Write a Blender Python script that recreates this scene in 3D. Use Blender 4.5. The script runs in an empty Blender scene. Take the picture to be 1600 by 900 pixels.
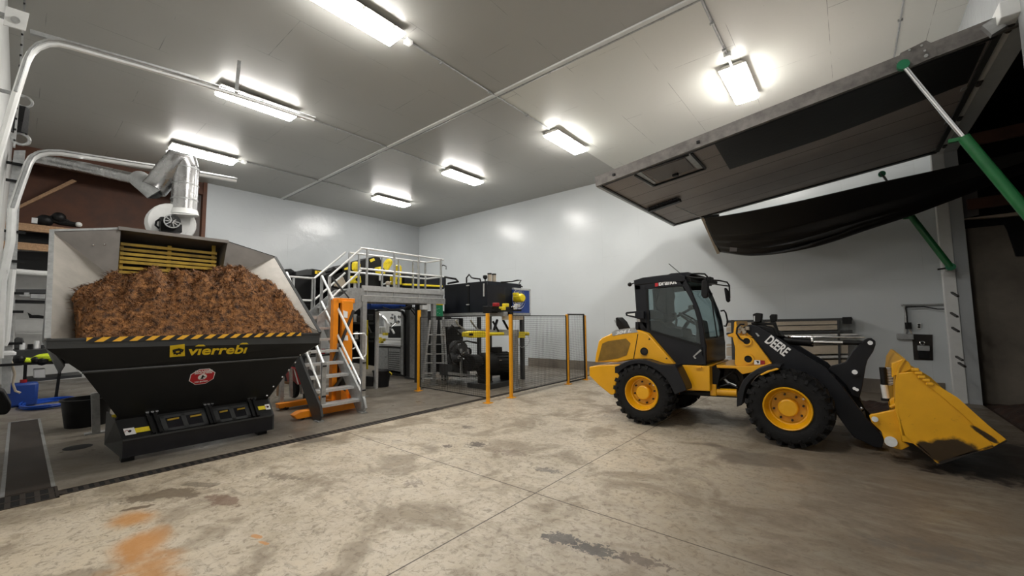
import bpy, math, random
from mathutils import Vector, Matrix
random.seed(7)
S = bpy.context.scene
COL = S.collection
PI = math.pi

# ------------------------------------------------------------------ camera
YAW, PITCH, ROLL, FPX, EYE = math.radians(129.6448), math.radians(4.60225), math.radians(-0.63602), 636.46, 1.65
fwd = Vector((math.cos(YAW)*math.cos(PITCH), math.sin(YAW)*math.cos(PITCH), math.sin(PITCH)))
r0 = Vector((math.sin(YAW), -math.cos(YAW), 0)); u0 = r0.cross(fwd)
rgt = r0*math.cos(ROLL) + u0*math.sin(ROLL); upv = rgt.cross(fwd)
cd = bpy.data.cameras.new('camera'); cam = bpy.data.objects.new('camera', cd); COL.objects.link(cam)
cd.sensor_width = 36; cd.lens = FPX/1600*36; cd.clip_start = 0.05; cd.clip_end = 200
M3 = Matrix((rgt, upv, -fwd)).transposed().to_4x4()
cam.matrix_world = Matrix.Translation((0, 0, EYE)) @ M3
S.camera = cam

# ------------------------------------------------------------------ world and exposure
w = bpy.data.worlds.new('night'); S.world = w; w.use_nodes = True
w.node_tree.nodes['Background'].inputs[0].default_value = (0.5, 0.55, 0.6, 1)
w.node_tree.nodes['Background'].inputs[1].default_value = 0.02
S.view_settings.view_transform = 'Standard'; S.view_settings.look = 'None'
S.view_settings.gamma = 1.0; S.view_settings.use_curve_mapping = False
S.view_settings.exposure = 0.92
LAMP = 34.0          # strength of the fluorescent diffusers

O3 = Vector((0, 0, EYE))
def ray(x, y): return rgt*((x-800)/FPX) - upv*((y-450)/FPX) + fwd
def at(x, y, ax, val):
    d = ray(x, y); return O3 + d*((val-O3[ax])/d[ax])
def hit(x, y, p0, n):
    d = ray(x, y); return O3 + d*((p0-O3).dot(n)/d.dot(n))

# ------------------------------------------------------------------ materials
def mat(name, col, rough=.5, metal=0., var=0., scale=6., bump=0., emit=None, spec=.5, trans=0., col2=None, bscale=None, stretch=None, coat=0.):
    m = bpy.data.materials.new(name); m.use_nodes = True
    nt = m.node_tree; b = nt.nodes['Principled BSDF']
    b.inputs['Base Color'].default_value = (*col, 1); b.inputs['Roughness'].default_value = rough
    b.inputs['Metallic'].default_value = metal; b.inputs['Specular IOR Level'].default_value = spec
    b.inputs['Coat Weight'].default_value = coat
    if trans: b.inputs['Transmission Weight'].default_value = trans
    if emit:
        b.inputs['Emission Color'].default_value = (*emit[0], 1); b.inputs['Emission Strength'].default_value = emit[1]
    tc = nt.nodes.new('ShaderNodeTexCoord'); src = tc.outputs['Object']
    if stretch:
        mp = nt.nodes.new('ShaderNodeMapping'); mp.inputs['Scale'].default_value = stretch
        nt.links.new(src, mp.inputs[0]); src = mp.outputs[0]
    if var or col2:
        n = nt.nodes.new('ShaderNodeTexNoise'); n.inputs['Scale'].default_value = scale; n.inputs['Detail'].default_value = 6
        n.inputs['Roughness'].default_value = .6
        nt.links.new(src, n.inputs['Vector'])
        r = nt.nodes.new('ShaderNodeValToRGB'); e = r.color_ramp.elements
        e[0].position = .32; e[1].position = .68
        if col2 is None:
            e[0].color = tuple(max(0, c*(1-var)) for c in col)+(1,); e[1].color = tuple(min(1, c*(1+var)) for c in col)+(1,)
        else: e[0].color = (*col, 1); e[1].color = (*col2, 1)
        nt.links.new(n.outputs['Fac'], r.inputs[0]); nt.links.new(r.outputs[0], b.inputs['Base Color'])
        mr = nt.nodes.new('ShaderNodeMapRange'); mr.inputs['To Min'].default_value = max(0, rough*.8); mr.inputs['To Max'].default_value = min(1, rough*1.2)
        nt.links.new(n.outputs['Fac'], mr.inputs['Value']); nt.links.new(mr.outputs[0], b.inputs['Roughness'])
    if bump:
        n2 = nt.nodes.new('ShaderNodeTexNoise'); n2.inputs['Scale'].default_value = bscale or scale*3; n2.inputs['Detail'].default_value = 4
        nt.links.new(src, n2.inputs['Vector'])
        bp = nt.nodes.new('ShaderNodeBump'); bp.inputs['Strength'].default_value = bump; bp.inputs['Distance'].default_value = .02
        nt.links.new(n2.outputs['Fac'], bp.inputs['Height']); nt.links.new(bp.outputs[0], b.inputs['Normal'])
    return m

M = {}
M['white_paint'] = mat('white_paint', (.72, .73, .72), .45, var=.05)
M['galv'] = mat('galvanised_steel', (.40, .41, .41), .42, .55, var=.18, scale=14)
M['alu'] = mat('aluminium', (.62, .63, .63), .38, .6, var=.1, scale=20)
M['alu_bright'] = mat('bright_tube', (.8, .81, .8), .3, .35, var=.05)
M['stainless'] = mat('stainless_sheet', (.20, .183, .158), .5, .3, var=.22, scale=2.5, bump=.08, bscale=5)
M['stain_dark'] = mat('mill_steel_sheet', (.20, .185, .17), .5, .5, var=.15, scale=3)
M['chrome'] = mat('chrome', (.85, .85, .86), .12, 1.)
M['duct'] = mat('spiral_duct_metal', (.42, .42, .42), .27, .9, var=.15, scale=5, bump=.08, bscale=7)
M['hopper'] = mat('charcoal_hopper_paint', (.013, .0135, .014), .40, var=.12, spec=.25, scale=3)
M['hopper2'] = mat('dark_grey_paint', (.035, .037, .038), .45, var=.1, scale=3)
M['black'] = mat('black_plastic', (.008, .008, .0085), .45, var=.2, spec=.25)
M['black_gloss'] = mat('black_gloss_paint', (.014, .014, .017), .22, var=.1, spec=.25)
M['navy'] = mat('dark_powder_coat', (.011, .013, .018), .33, var=.15, spec=.25, scale=3)
M['rubber'] = mat('tyre_rubber', (.0085, .0085, .009), .7, var=.3, scale=12, bump=.2, spec=.25)
M['loader_grey'] = mat('loader_charcoal', (.0125, .0135, .017), .40, var=.12, scale=4, spec=.25)
M['yel'] = mat('construction_yellow', (.76, .37, .004), .34, var=.06, scale=3, coat=.25)
M['yel_worn'] = None
M['orange'] = mat('post_yellow', (.85, .38, .01), .38, var=.05)
M['lift_orange'] = mat('stacker_orange', (.85, .27, .01), .4, var=.08)
M['lemon'] = mat('gearmotor_yellow', (.78, .62, .02), .4, var=.1, scale=20)
M['logo_yel'] = mat('decal_yellow', (.80, .56, .01), .5)
M['white'] = mat('white_decal', (.8, .8, .8), .5)
M['red'] = mat('red_decal', (.5, .012, .02), .45)
M['redpaint'] = mat('red_paint', (.32, .01, .015), .4, var=.15)
M['blue'] = mat('blue_enamel', (.01, .045, .24), .4, var=.1)
M['bluehose'] = mat('blue_hose', (.01, .07, .42), .4)
M['green'] = mat('hydraulic_green', (.01, .13, .035), .4, var=.15)
M['greendk'] = mat('green_cap', (.01, .16, .07), .4)
M['wood'] = mat('pine_lumber', (.36, .22, .12), .7, var=.25, scale=4, stretch=(1, 8, 8))
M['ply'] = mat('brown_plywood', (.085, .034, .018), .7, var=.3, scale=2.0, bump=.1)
M['fabric'] = mat('black_tarpaulin', (.0035, .0035, .0045), .42, bump=.15, scale=4)
M['hivis'] = mat('hivis_yellow', (.6, .75, .02), .6, var=.3)
M['beige'] = mat('beige_casing', (.42, .36, .28), .5, var=.1)
M['white_plastic'] = mat('white_plastic', (.75, .76, .76), .4)
M['wire'] = mat('black_mesh_wire', (.02, .02, .02), .5, .3)
M['cast'] = mat('cast_iron_grate', (.045, .035, .028), .6, .4, var=.3, scale=20)
M['pit'] = mat('drain_pit', (.004, .004, .004), .9)
M['concwall'] = mat('concrete_wall', (.19, .165, .135), .85, var=.3, scale=1.3, bump=.2)
M['dirt'] = mat('brown_dirt', (.03, .013, .007), .95, var=.6, scale=9, bump=.9)
M['panel_dark'] = mat('door_underside', (.16, .145, .14), .55, .15, var=.1, scale=3)
M['worn_steel'] = mat('worn_black_steel', (.035, .03, .027), .5, .5, var=.3, scale=5)
M['cab_int'] = mat('cab_interior', (.012, .012, .016), .6, var=.2)
M['lens'] = mat('glowing_diffuser', (.9, .9, .88), .5, emit=((1.0, .965, .915), LAMP))
M['tube_tray'] = mat('fixture_tray', (.55, .52, .48), .5)

def glass(name, col, a):
    m = bpy.data.materials.new(name); m.use_nodes = True; nt = m.node_tree; nt.nodes.clear()
    o = nt.nodes.new('ShaderNodeOutputMaterial'); t = nt.nodes.new('ShaderNodeBsdfTransparent'); t.inputs[0].default_value = (*col, 1)
    g = nt.nodes.new('ShaderNodeBsdfGlossy'); g.inputs['Roughness'].default_value = .03; g.inputs[0].default_value = (.9, .95, .95, 1)
    mx = nt.nodes.new('ShaderNodeMixShader'); mx.inputs[0].default_value = a
    nt.links.new(t.outputs[0], mx.inputs[1]); nt.links.new(g.outputs[0], mx.inputs[2]); nt.links.new(mx.outputs[0], o.inputs[0])
    return m
M['glass'] = glass('cab_glass', (.72, .78, .79), .055)
M['amber'] = mat('bronze_mesh_panel', (.20, .115, .02), .3, var=.2, scale=8)

def N(nt, t, **kw):
    n = nt.nodes.new(t)
    for k, v in kw.items(): setattr(n, k, v)
    return n
def mth(nt, op, a, b=None, c=None):
    n = nt.nodes.new('ShaderNodeMath'); n.operation = op
    for i, v in enumerate((a, b, c)):
        if v is None: continue
        if isinstance(v, (int, float)): n.inputs[i].default_value = v
        else: nt.links.new(v, n.inputs[i])
    return n.outputs[0]
def mixc(nt, f, a, b, mode='MIX'):
    n = nt.nodes.new('ShaderNodeMix'); n.data_type = 'RGBA'; n.blend_type = mode
    for i, v in ((0, f), (6, a), (7, b)):
        if isinstance(v, (int, float)): n.inputs[i].default_value = v
        elif isinstance(v, tuple): n.inputs[i].default_value = (*v, 1)
        else: nt.links.new(v, n.inputs[i])
    return n.outputs[2]
def noise(nt, vec, scale, det=5, rough=.55, dist=0.):
    n = nt.nodes.new('ShaderNodeTexNoise'); n.inputs['Scale'].default_value = scale; n.inputs['Detail'].default_value = det
    n.inputs['Roughness'].default_value = rough; n.inputs['Distortion'].default_value = dist
    nt.links.new(vec, n.inputs['Vector']); return n.outputs['Fac']
def smooth(nt, v, a, b):
    n = nt.nodes.new('ShaderNodeMapRange'); n.interpolation_type = 'SMOOTHSTEP'
    n.inputs['From Min'].default_value = a; n.inputs['From Max'].default_value = b
    nt.links.new(v, n.inputs['Value']); return n.outputs[0]

def floor_material():
    m = bpy.data.materials.new('stained_concrete_floor'); m.use_nodes = True; nt = m.node_tree; b = nt.nodes['Principled BSDF']
    g = N(nt, 'ShaderNodeNewGeometry'); P = g.outputs['Position']; sx = N(nt, 'ShaderNodeSeparateXYZ'); nt.links.new(P, sx.inputs[0])
    X, Y = sx.outputs[0], sx.outputs[1]
    n1 = noise(nt, P, .55, 6, .62); n2 = noise(nt, P, 4.2, 10, .70, .4); n3 = noise(nt, P, 18, 8, .7, .8); n4 = noise(nt, P, 1.5, 7, .6, .6); n5 = noise(nt, P, 55, 4, .6)
    c = mixc(nt, smooth(nt, n1, .34, .66), (.35, .295, .215), (.56, .48, .36))
    c = mixc(nt, smooth(nt, n2, .36, .66), c, (.54, .475, .375))
    c = mixc(nt, mth(nt, 'MULTIPLY', smooth(nt, n4, .48, .62), .70), c, (.22, .175, .12))
    c = mixc(nt, mth(nt, 'MULTIPLY', smooth(nt, n3, .48, .66), .7), c, (.17, .13, .085))
    c = mixc(nt, mth(nt, 'MULTIPLY', smooth(nt, n5, .60, .70), .35), c, (.15, .12, .09))
    # left bay beyond the drain: older, greyer slab; far end bluish grey
    wet = mth(nt, 'SUBTRACT', 1., smooth(nt, X, -6.35, -6.0))
    c = mixc(nt, mth(nt, 'MULTIPLY', wet, .78), c, (.12, .108, .092))
    # right strip by the doorway trodden with soil
    soil = mth(nt, 'MULTIPLY', smooth(nt, mth(nt, 'ADD', X, mth(nt, 'MULTIPLY', n2, 1.2)), -1.9, .9), .86)
    c = mixc(nt, soil, c, (.115, .088, .065))
    mp = N(nt, 'ShaderNodeMapping'); mp.inputs['Rotation'].default_value = (0, 0, .12); mp.inputs['Scale'].default_value = (1.3, 4.2, 1); nt.links.new(P, mp.inputs[0])
    n6 = noise(nt, mp.outputs[0], 1.5, 10, .72, 1.1)
    c = mixc(nt, mth(nt, 'MULTIPLY', soil, mth(nt, 'MULTIPLY', smooth(nt, n6, .46, .66), .42)), c, (.30, .285, .23))
    c = mixc(nt, mth(nt, 'MULTIPLY', mth(nt, 'SUBTRACT', 1., smooth(nt, n6, .34, .48)), .35), c, (.12, .092, .066))
    def blob(px, py, rx, ry, rot=0., thr=(.46, .56), nn=n2, amt=.7):
        p = at(px, py, 2, 0.)
        dx = mth(nt, 'SUBTRACT', X, p.x); dy = mth(nt, 'SUBTRACT', Y, p.y)
        ca, sa = math.cos(rot), math.sin(rot)
        a = mth(nt, 'DIVIDE', mth(nt, 'ADD', mth(nt, 'MULTIPLY', dx, ca), mth(nt, 'MULTIPLY', dy, sa)), rx)
        e = mth(nt, 'DIVIDE', mth(nt, 'SUBTRACT', mth(nt, 'MULTIPLY', dy, ca), mth(nt, 'MULTIPLY', dx, sa)), ry)
        d = mth(nt, 'SQRT', mth(nt, 'ADD', mth(nt, 'MULTIPLY', a, a), mth(nt, 'MULTIPLY', e, e)))
        k = mth(nt, 'ADD', nn, mth(nt, 'MULTIPLY', mth(nt, 'SUBTRACT', .8, d), .35))
        return mth(nt, 'MULTIPLY', smooth(nt, k, thr[0]+.04, thr[1]+.04), amt)
    for args, colr in (((205, 812, .22, .16, 0., (.28, .62), n4, .8), (.47, .21, .045)),
                       ((218, 850, .26, .17, 0., (.26, .62), n4, .85), (.48, .21, .045)),
                       ((238, 894, .30, .18, 0., (.26, .62), n4, .8), (.46, .21, .05)),
                       ((250, 830, .20, .10, 0., (.42, .64), n4, .45), (.42, .21, .07)),
                       ((140, 850, .05, .3, .0, (.46, .64), n4, .3), (.25, .17, .09)),
                       ((400, 838, .07, .025, .3, (.40, .50), n2, .8), (.50, .22, .05)), ((412, 848, .07, .025, .3, (.40, .50), n2, .8), (.50, .22, .05)),
                       ((265, 772, .46, .20, .9, (.46, .52), n2, .85), (.12, .088, .055)),
                       ((310, 757, .30, .10, .6, (.48, .55), n2, .7), (.15, .12, .085)), ((440, 745, .5, .12, .4, (.52, .60), n3, .6), (.13, .10, .07)),
                       ((350, 783, .3, .13, .2, (.46, .54), n2, .75), (.14, .075, .045)),
                       ((200, 796, .22, .06, 1.2, (.44, .52), n2, .85), (.10, .065, .035)),
                       ((470, 680, .55, .35, 0, (.48, .53), n4, .55), (.11, .095, .08)),
                       ((880, 842, .22, .13, .3, (.51, .55), n3, .85), (.07, .062, .058)),
                       ((930, 860, .26, .12, .2, (.50, .55), n3, .85), (.06, .054, .05)),
                       ((1000, 876, .3, .1, .2, (.51, .57), n3, .75), (.10, .075, .06)),
                       ((745, 695, .22, .2, .3, (.52, .57), n3, .85), (.06, .045, .035)),
                       ((700, 697, .12, .1, .3, (.50, .57), n3, .8), (.09, .065, .05)),
                       ((800, 708, .35, .18, .3, (.52, .58), n3, .6), (.17, .12, .09)),
                       ((730, 667, .2, .14, .3, (.52, .58), n3, .6), (.09, .07, .06)),
                       ((855, 735, .26, .12, .3, (.53, .58), n3, .7), (.09, .075, .065)),
                       ((645, 755, .22, .12, .3, (.54, .60), n3, .5), (.15, .11, .085)),
                       ((690, 640, 1.4, .10, 1.55, (.52, .60), n2, .5), (.09, .075, .06)),
                       ((1180, 715, .8, .4, 0, (.44, .60), n4, .6), (.12, .10, .08)),
                       ((1450, 860, .5, .3, .4, (.50, .66), n2, .6), (.10, .09, .08)),
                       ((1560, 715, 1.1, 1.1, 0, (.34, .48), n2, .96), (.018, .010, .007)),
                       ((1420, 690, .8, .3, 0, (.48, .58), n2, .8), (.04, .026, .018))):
        c = mixc(nt, blob(*args), c, colr)
    def line(v, x0, wd):
        return mth(nt, 'LESS_THAN', mth(nt, 'ABSOLUTE', mth(nt, 'SUBTRACT', v, x0)), wd)
    j = line(X, -2.43, .006)
    for k in (mth(nt, 'MULTIPLY', line(Y, 3.25, .006), smooth(nt, X, -6.1, -6.05)), mth(nt, 'MULTIPLY', line(Y, 7.0, .006), smooth(nt, X, -6.1, -6.05)), mth(nt, 'MULTIPLY', line(Y, 10.7, .006), 1.)): j = mth(nt, 'MAXIMUM', j, k)
    c = mixc(nt, j, c, (.07, .05, .035))
    nt.links.new(c, b.inputs['Base Color'])
    r = N(nt, 'ShaderNodeMapRange'); r.inputs['From Min'].default_value = .3; r.inputs['From Max'].default_value = .7
    r.inputs['To Min'].default_value = .30; r.inputs['To Max'].default_value = .62; nt.links.new(n4, r.inputs['Value'])
    rr = mth(nt, 'SUBTRACT', r.outputs[0], mth(nt, 'MULTIPLY', wet, .06))
    nt.links.new(rr, b.inputs['Roughness'])
    bp = N(nt, 'ShaderNodeBump'); bp.inputs['Strength'].default_value = .22; bp.inputs['Distance'].default_value = .01
    hh = mth(nt, 'SUBTRACT', mth(nt, 'ADD', n3, mth(nt, 'MULTIPLY', n2, 1.2)), mth(nt, 'MULTIPLY', j, 1.5))
    nt.links.new(hh, bp.inputs['Height']); nt.links.new(bp.outputs[0], b.inputs['Normal'])
    return m

def panel_material(name, base, rough, a, bb, wa, wb, seam=.25, bump=.1, bsc=1.3, off=0., lit_bay=None):
    # painted sheet panels with thin staggered seams; a, bb = position axes of panel width and height
    m = bpy.data.materials.new(name); m.use_nodes = True; nt = m.node_tree; b = nt.nodes['Principled BSDF']
    g = N(nt, 'ShaderNodeNewGeometry'); P = g.outputs['Position']; sx = N(nt, 'ShaderNodeSeparateXYZ'); nt.links.new(P, sx.inputs[0])
    A, B = sx.outputs[a], sx.outputs[bb]
    row = mth(nt, 'FLOOR', mth(nt, 'DIVIDE', B, wb)); fb = mth(nt, 'FRACT', mth(nt, 'DIVIDE', B, wb))
    fa = mth(nt, 'FRACT', mth(nt, 'ADD', mth(nt, 'DIVIDE', A, wa), mth(nt, 'ADD', mth(nt, 'MULTIPLY', mth(nt, 'FRACT', mth(nt, 'MULTIPLY', row, .5)), 1.0), off)))
    s = mth(nt, 'MAXIMUM', mth(nt, 'LESS_THAN', fa, .005/wa*2), mth(nt, 'LESS_THAN', fb, .004/wb*2))
    n1 = noise(nt, P, .8, 5); n2 = noise(nt, P, bsc, 5, .6); n3 = noise(nt, P, 22, 3); n4 = noise(nt, P, 1.7, 3)
    c = mixc(nt, n1, tuple(x*.93 for x in base), tuple(min(1, x*1.05) for x in base))
    if lit_bay:   # a bay's brighter light put into panel colour, bounded by seam strip and conduit
        k = mth(nt, 'MULTIPLY', mth(nt, 'GREATER_THAN', sx.outputs[0], lit_bay[0]), mth(nt, 'GREATER_THAN', sx.outputs[1], lit_bay[1]))
        c = mixc(nt, k, c, lit_bay[2])
    c = mixc(nt, mth(nt, 'MULTIPLY', smooth(nt, n3, .70, .78), .35), c, tuple(x*.4 for x in base))
    c = mixc(nt, mth(nt, 'MULTIPLY', mth(nt, 'MULTIPLY', s, smooth(nt, n4, .42, .6)), seam), c, tuple(x*.25 for x in base))
    nt.links.new(c, b.inputs['Base Color']); b.inputs['Roughness'].default_value = rough
    bp = N(nt, 'ShaderNodeBump'); bp.inputs['Strength'].default_value = bump; bp.inputs['Distance'].default_value = .03
    nt.links.new(n2, bp.inputs['Height']); nt.links.new(bp.outputs[0], b.inputs['Normal'])
    return m
M['floor'] = floor_material()
M['ceil'] = panel_material('ceiling_panels', (.40, .40, .375), .34, 1, 0, 2.44, 1.22, .6, .12, lit_bay=(-5.22, 5.86, (.68, .69, .64)))
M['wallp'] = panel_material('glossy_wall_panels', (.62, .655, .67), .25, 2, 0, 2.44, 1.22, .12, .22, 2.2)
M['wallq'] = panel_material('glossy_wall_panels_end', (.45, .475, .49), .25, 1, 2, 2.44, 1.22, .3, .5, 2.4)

def stripes():
    m = mat('hazard_stripes', (.8, .45, .02), .5); nt = m.node_tree; b = nt.nodes['Principled BSDF']
    g = N(nt, 'ShaderNodeNewGeometry'); sx = N(nt, 'ShaderNodeSeparateXYZ'); nt.links.new(g.outputs['Position'], sx.inputs[0])
    v = mth(nt, 'ADD', mth(nt, 'MULTIPLY', sx.outputs[1], 7.2), mth(nt, 'MULTIPLY', sx.outputs[2], -9.))
    nt.links.new(mixc(nt, mth(nt, 'LESS_THAN', mth(nt, 'FRACT', v), .5), (.80, .42, .03), (.012, .012, .012)), b.inputs['Base Color'])
    return m
M['hazard'] = stripes()
def worn_yellow():
    m = mat('worn_yellow_paint', (.74, .37, .009), .40, var=.1, scale=2.2, bump=.1); nt = m.node_tree; b = nt.nodes['Principled BSDF']
    src = b.inputs['Base Color'].links[0].from_socket
    g = N(nt, 'ShaderNodeNewGeometry'); P = g.outputs['Position']; sx = N(nt, 'ShaderNodeSeparateXYZ'); nt.links.new(P, sx.inputs[0])
    n = noise(nt, P, 5, 6, .65); n2 = noise(nt, P, 16, 6, .7); X, Z = sx.outputs[0], sx.outputs[2]
    def el(x, z, rx, rz, rot):
        dx = mth(nt, 'SUBTRACT', X, x); dz = mth(nt, 'SUBTRACT', Z, z); c_, s_ = math.cos(rot), math.sin(rot)
        a = mth(nt, 'DIVIDE', mth(nt, 'ADD', mth(nt, 'MULTIPLY', dx, c_), mth(nt, 'MULTIPLY', dz, s_)), rx); e = mth(nt, 'DIVIDE', mth(nt, 'SUBTRACT', mth(nt, 'MULTIPLY', dz, c_), mth(nt, 'MULTIPLY', dx, s_)), rz)
        return mth(nt, 'SQRT', mth(nt, 'ADD', mth(nt, 'MULTIPLY', a, a), mth(nt, 'MULTIPLY', e, e)))
    q = at(1486, 706, 1, 6.22); q2 = at(1450, 700, 1, 6.22); q3 = at(1540, 680, 1, 6.22)
    d = mth(nt, 'MINIMUM', mth(nt, 'MINIMUM', el(q.x, q.z, .27, .15, .25), el(q2.x, q2.z, .12, .07, -.4)), el(q3.x, q3.z, .13, .03, -.7))
    k = smooth(nt, mth(nt, 'ADD', d, mth(nt, 'MULTIPLY', mth(nt, 'SUBTRACT', n, .5), 1.1)), .98, .68)
    c = mixc(nt, mth(nt, 'MULTIPLY', k, .97), src, (.014, .009, .006))
    c = mixc(nt, mth(nt, 'MULTIPLY', smooth(nt, n2, .62, .72), .45), c, (.25, .11, .01))
    nt.links.new(c, b.inputs['Base Color']); return m
M['yel_worn'] = worn_yellow()
def spring_mat():
    m = mat('coil_guard', (.8, .8, .8), .5); nt = m.node_tree; b = nt.nodes['Principled BSDF']
    g = N(nt, 'ShaderNodeNewGeometry'); sx = N(nt, 'ShaderNodeSeparateXYZ'); nt.links.new(g.outputs['Position'], sx.inputs[0])
    nt.links.new(mixc(nt, mth(nt, 'LESS_THAN', mth(nt, 'FRACT', mth(nt, 'MULTIPLY', sx.outputs[2], 55.)), .5), (.75, .75, .75), (.02, .02, .02)), b.inputs['Base Color'])
    return m
M['coil'] = spring_mat()
def panel_under():
    m = mat('ribbed_door_lining', (.105, .095, .092), .5); nt = m.node_tree; b = nt.nodes['Principled BSDF']
    g = N(nt, 'ShaderNodeNewGeometry'); sx = N(nt, 'ShaderNodeSeparateXYZ'); nt.links.new(g.outputs['Position'], sx.inputs[0])
    f = mth(nt, 'FRACT', mth(nt, 'MULTIPLY', sx.outputs[1], 1.6)); rib = mth(nt, 'FRACT', mth(nt, 'MULTIPLY', sx.outputs[1], 22.))
    n = noise(nt, g.outputs['Position'], 2.5, 6)
    c = mixc(nt, n, (.25, .22, .205), (.36, .325, .31))
    c = mixc(nt, mth(nt, 'MULTIPLY', mth(nt, 'LESS_THAN', rib, .25), .35), c, (.05, .045, .045))
    c = mixc(nt, mth(nt, 'LESS_THAN', f, .03), c, (.015, .014, .014))
    nt.links.new(c, b.inputs['Base Color']); return m
M['lining'] = panel_under()

# ------------------------------------------------------------------ mesh helpers
ORG = {}
class MB:
    def __init__(s): s.v = []; s.f = []
    def add(s, vs, fs):
        o = len(s.v); s.marks = getattr(s, 'marks', [])+[(o, len(s.f))]; s.v += [Vector(p) for p in vs]; s.f += [tuple(i+o for i in f) for f in fs]; return s
    def box(s, c, d, rz=0., R=None):
        hx, hy, hz = d[0]/2, d[1]/2, d[2]/2
        R = R or Matrix.Rotation(rz, 3, 'Z'); c = Vector(c)
        vs = [c + R @ Vector((a*hx, b*hy, e*hz)) for a, b, e in ((-1,-1,-1),(1,-1,-1),(1,1,-1),(-1,1,-1),(-1,-1,1),(1,-1,1),(1,1,1),(-1,1,1))]
        return s.add(vs, [(0,3,2,1),(4,5,6,7),(0,1,5,4),(1,2,6,5),(2,3,7,6),(3,0,4,7)])
    def bb(s, a, b): # box from two corners
        a, b = Vector(a), Vector(b); return s.box((a+b)/2, [abs(x) for x in (b-a)])
    def bar(s, p, q, w, h, up=(0,0,1)):
        p, q = Vector(p), Vector(q); t = (q-p); L = t.length; t.normalize(); up = Vector(up)
        if abs(t.dot(up)) > .98: up = Vector((0,1,0)) if abs(t.y) < .9 else Vector((1,0,0))
        x = t.cross(up).normalized(); z = x.cross(t)
        return s.box((p+q)/2, (L, w, h), R=Matrix((t, -x, z)).transposed())
    def tube(s, pts, r, n=8, cap=True):
        pts = [Vector(p) for p in pts]; k = len(pts); rs = r if isinstance(r, (list, tuple)) else [r]*k
        vs = []; up = None
        for i, p in enumerate(pts):
            t = (pts[min(i+1, k-1)]-pts[max(i-1, 0)]).normalized()
            if up is None: up = Vector((0,0,1)) if abs(t.z) < .9 else Vector((1,0,0))
            x = t.cross(up)
            if x.length < 1e-4: x = t.orthogonal()
            x.normalize(); up = x.cross(t).normalized()
            vs += [p + (x*math.cos(2*PI*j/n) + up*math.sin(2*PI*j/n))*rs[i] for j in range(n)]
        fs = [(i*n+j, i*n+(j+1) % n, (i+1)*n+(j+1) % n, (i+1)*n+j) for i in range(k-1) for j in range(n)]
        if cap: fs += [tuple(range(n))[::-1], tuple(range((k-1)*n, k*n))]
        return s.add(vs, fs)
    def cyl(s, p, q, r, n=16, r2=None): return s.tube([p, q], [r, r if r2 is None else r2], n)
    def lathe(s, prof, o, ax, n=32, cap=True):
        o, ax = Vector(o), Vector(ax).normalized(); x = ax.orthogonal().normalized(); y = ax.cross(x); k = len(prof)
        vs = [o + ax*t + (x*math.cos(2*PI*j/n) + y*math.sin(2*PI*j/n))*r for r, t in prof for j in range(n)]
        fs = [(i*n+j, i*n+(j+1) % n, (i+1)*n+(j+1) % n, (i+1)*n+j) for i in range(k-1) for j in range(n)]
        if cap and prof[0][0] > 1e-4: fs.append(tuple(range(n))[::-1])
        if cap and prof[-1][0] > 1e-4: fs.append(tuple(range((k-1)*n, k*n)))
        return s.add(vs, fs)
    def ball(s, c, r, n=12, sc=(1,1,1)):
        c = Vector(c); vs = []; m = n//2
        for i in range(m+1):
            a = PI*i/m
            vs += [c+Vector((r*math.sin(a)*math.cos(2*PI*j/n)*sc[0], r*math.sin(a)*math.sin(2*PI*j/n)*sc[1], r*math.cos(a)*sc[2])) for j in range(n)]
        return s.add(vs, [(i*n+j, (i+1)*n+j, (i+1)*n+(j+1) % n, i*n+(j+1) % n) for i in range(m) for j in range(n)])
    def prism(s, poly, vec):
        poly = [Vector(p) for p in poly]; vec = Vector(vec); n = len(poly)
        return s.add(poly+[p+vec for p in poly], [tuple(range(n))[::-1], tuple(range(n, 2*n))]+[(i, (i+1) % n, (i+1) % n+n, i+n) for i in range(n)])
    def sheet(s, poly, th):  # flat polygon with thickness along its normal
        poly = [Vector(p) for p in poly]; nrm = (poly[1]-poly[0]).cross(poly[2]-poly[0]).normalized(); return s.prism(poly, nrm*th)
    def build(s, name, m, parent=None, bevel=0., smooth=True, sub=0):
        o3 = Vector(ORG[parent.name]) if parent else None
        if o3 is None:
            xs = [p.x for p in s.v]; ys = [p.y for p in s.v]; zs = [p.z for p in s.v]
            o3 = Vector(((min(xs)+max(xs))/2, (min(ys)+max(ys))/2, min(zs)))
        me = bpy.data.meshes.new(name); me.from_pydata([p-o3 for p in s.v], [], s.f); me.validate()
        import bmesh
        bm = bmesh.new(); bm.from_mesh(me); bmesh.ops.remove_doubles(bm, verts=bm.verts, dist=1e-5); bmesh.ops.recalc_face_normals(bm, faces=bm.faces); bm.to_mesh(me); bm.free()
        me.materials.append(M[m] if isinstance(m, str) else m)
        ob = bpy.data.objects.new(name, me); COL.objects.link(ob); ORG[ob.name] = o3
        if parent: ob.parent = parent
        else: ob.location = o3
        if smooth:
            me.polygons.foreach_set('use_smooth', [True]*len(me.polygons)); me.set_sharp_from_angle(angle=.6)
        if bevel:
            b = ob.modifiers.new('bevel', 'BEVEL'); b.width = bevel; b.segments = 2; b.limit_method = 'ANGLE'
        return ob
def each(mb, name, m, parent, **k):   # one object per added shape
    mk = mb.marks+[(len(mb.v), len(mb.f))]; out = []
    for (v0, f0), (v1, f1) in zip(mk, mk[1:]):
        q = MB(); q.add(mb.v[v0:v1], [tuple(i-v0 for i in f) for f in mb.f[f0:f1]]); out.append(q.build(name, m, parent, **k))
    return out
def tag(o, label=None, cat=None, group=None, kind=None):
    if label: o['label'] = label
    if cat: o['category'] = cat
    if group: o['group'] = group
    if kind: o['kind'] = kind
    return o
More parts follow.
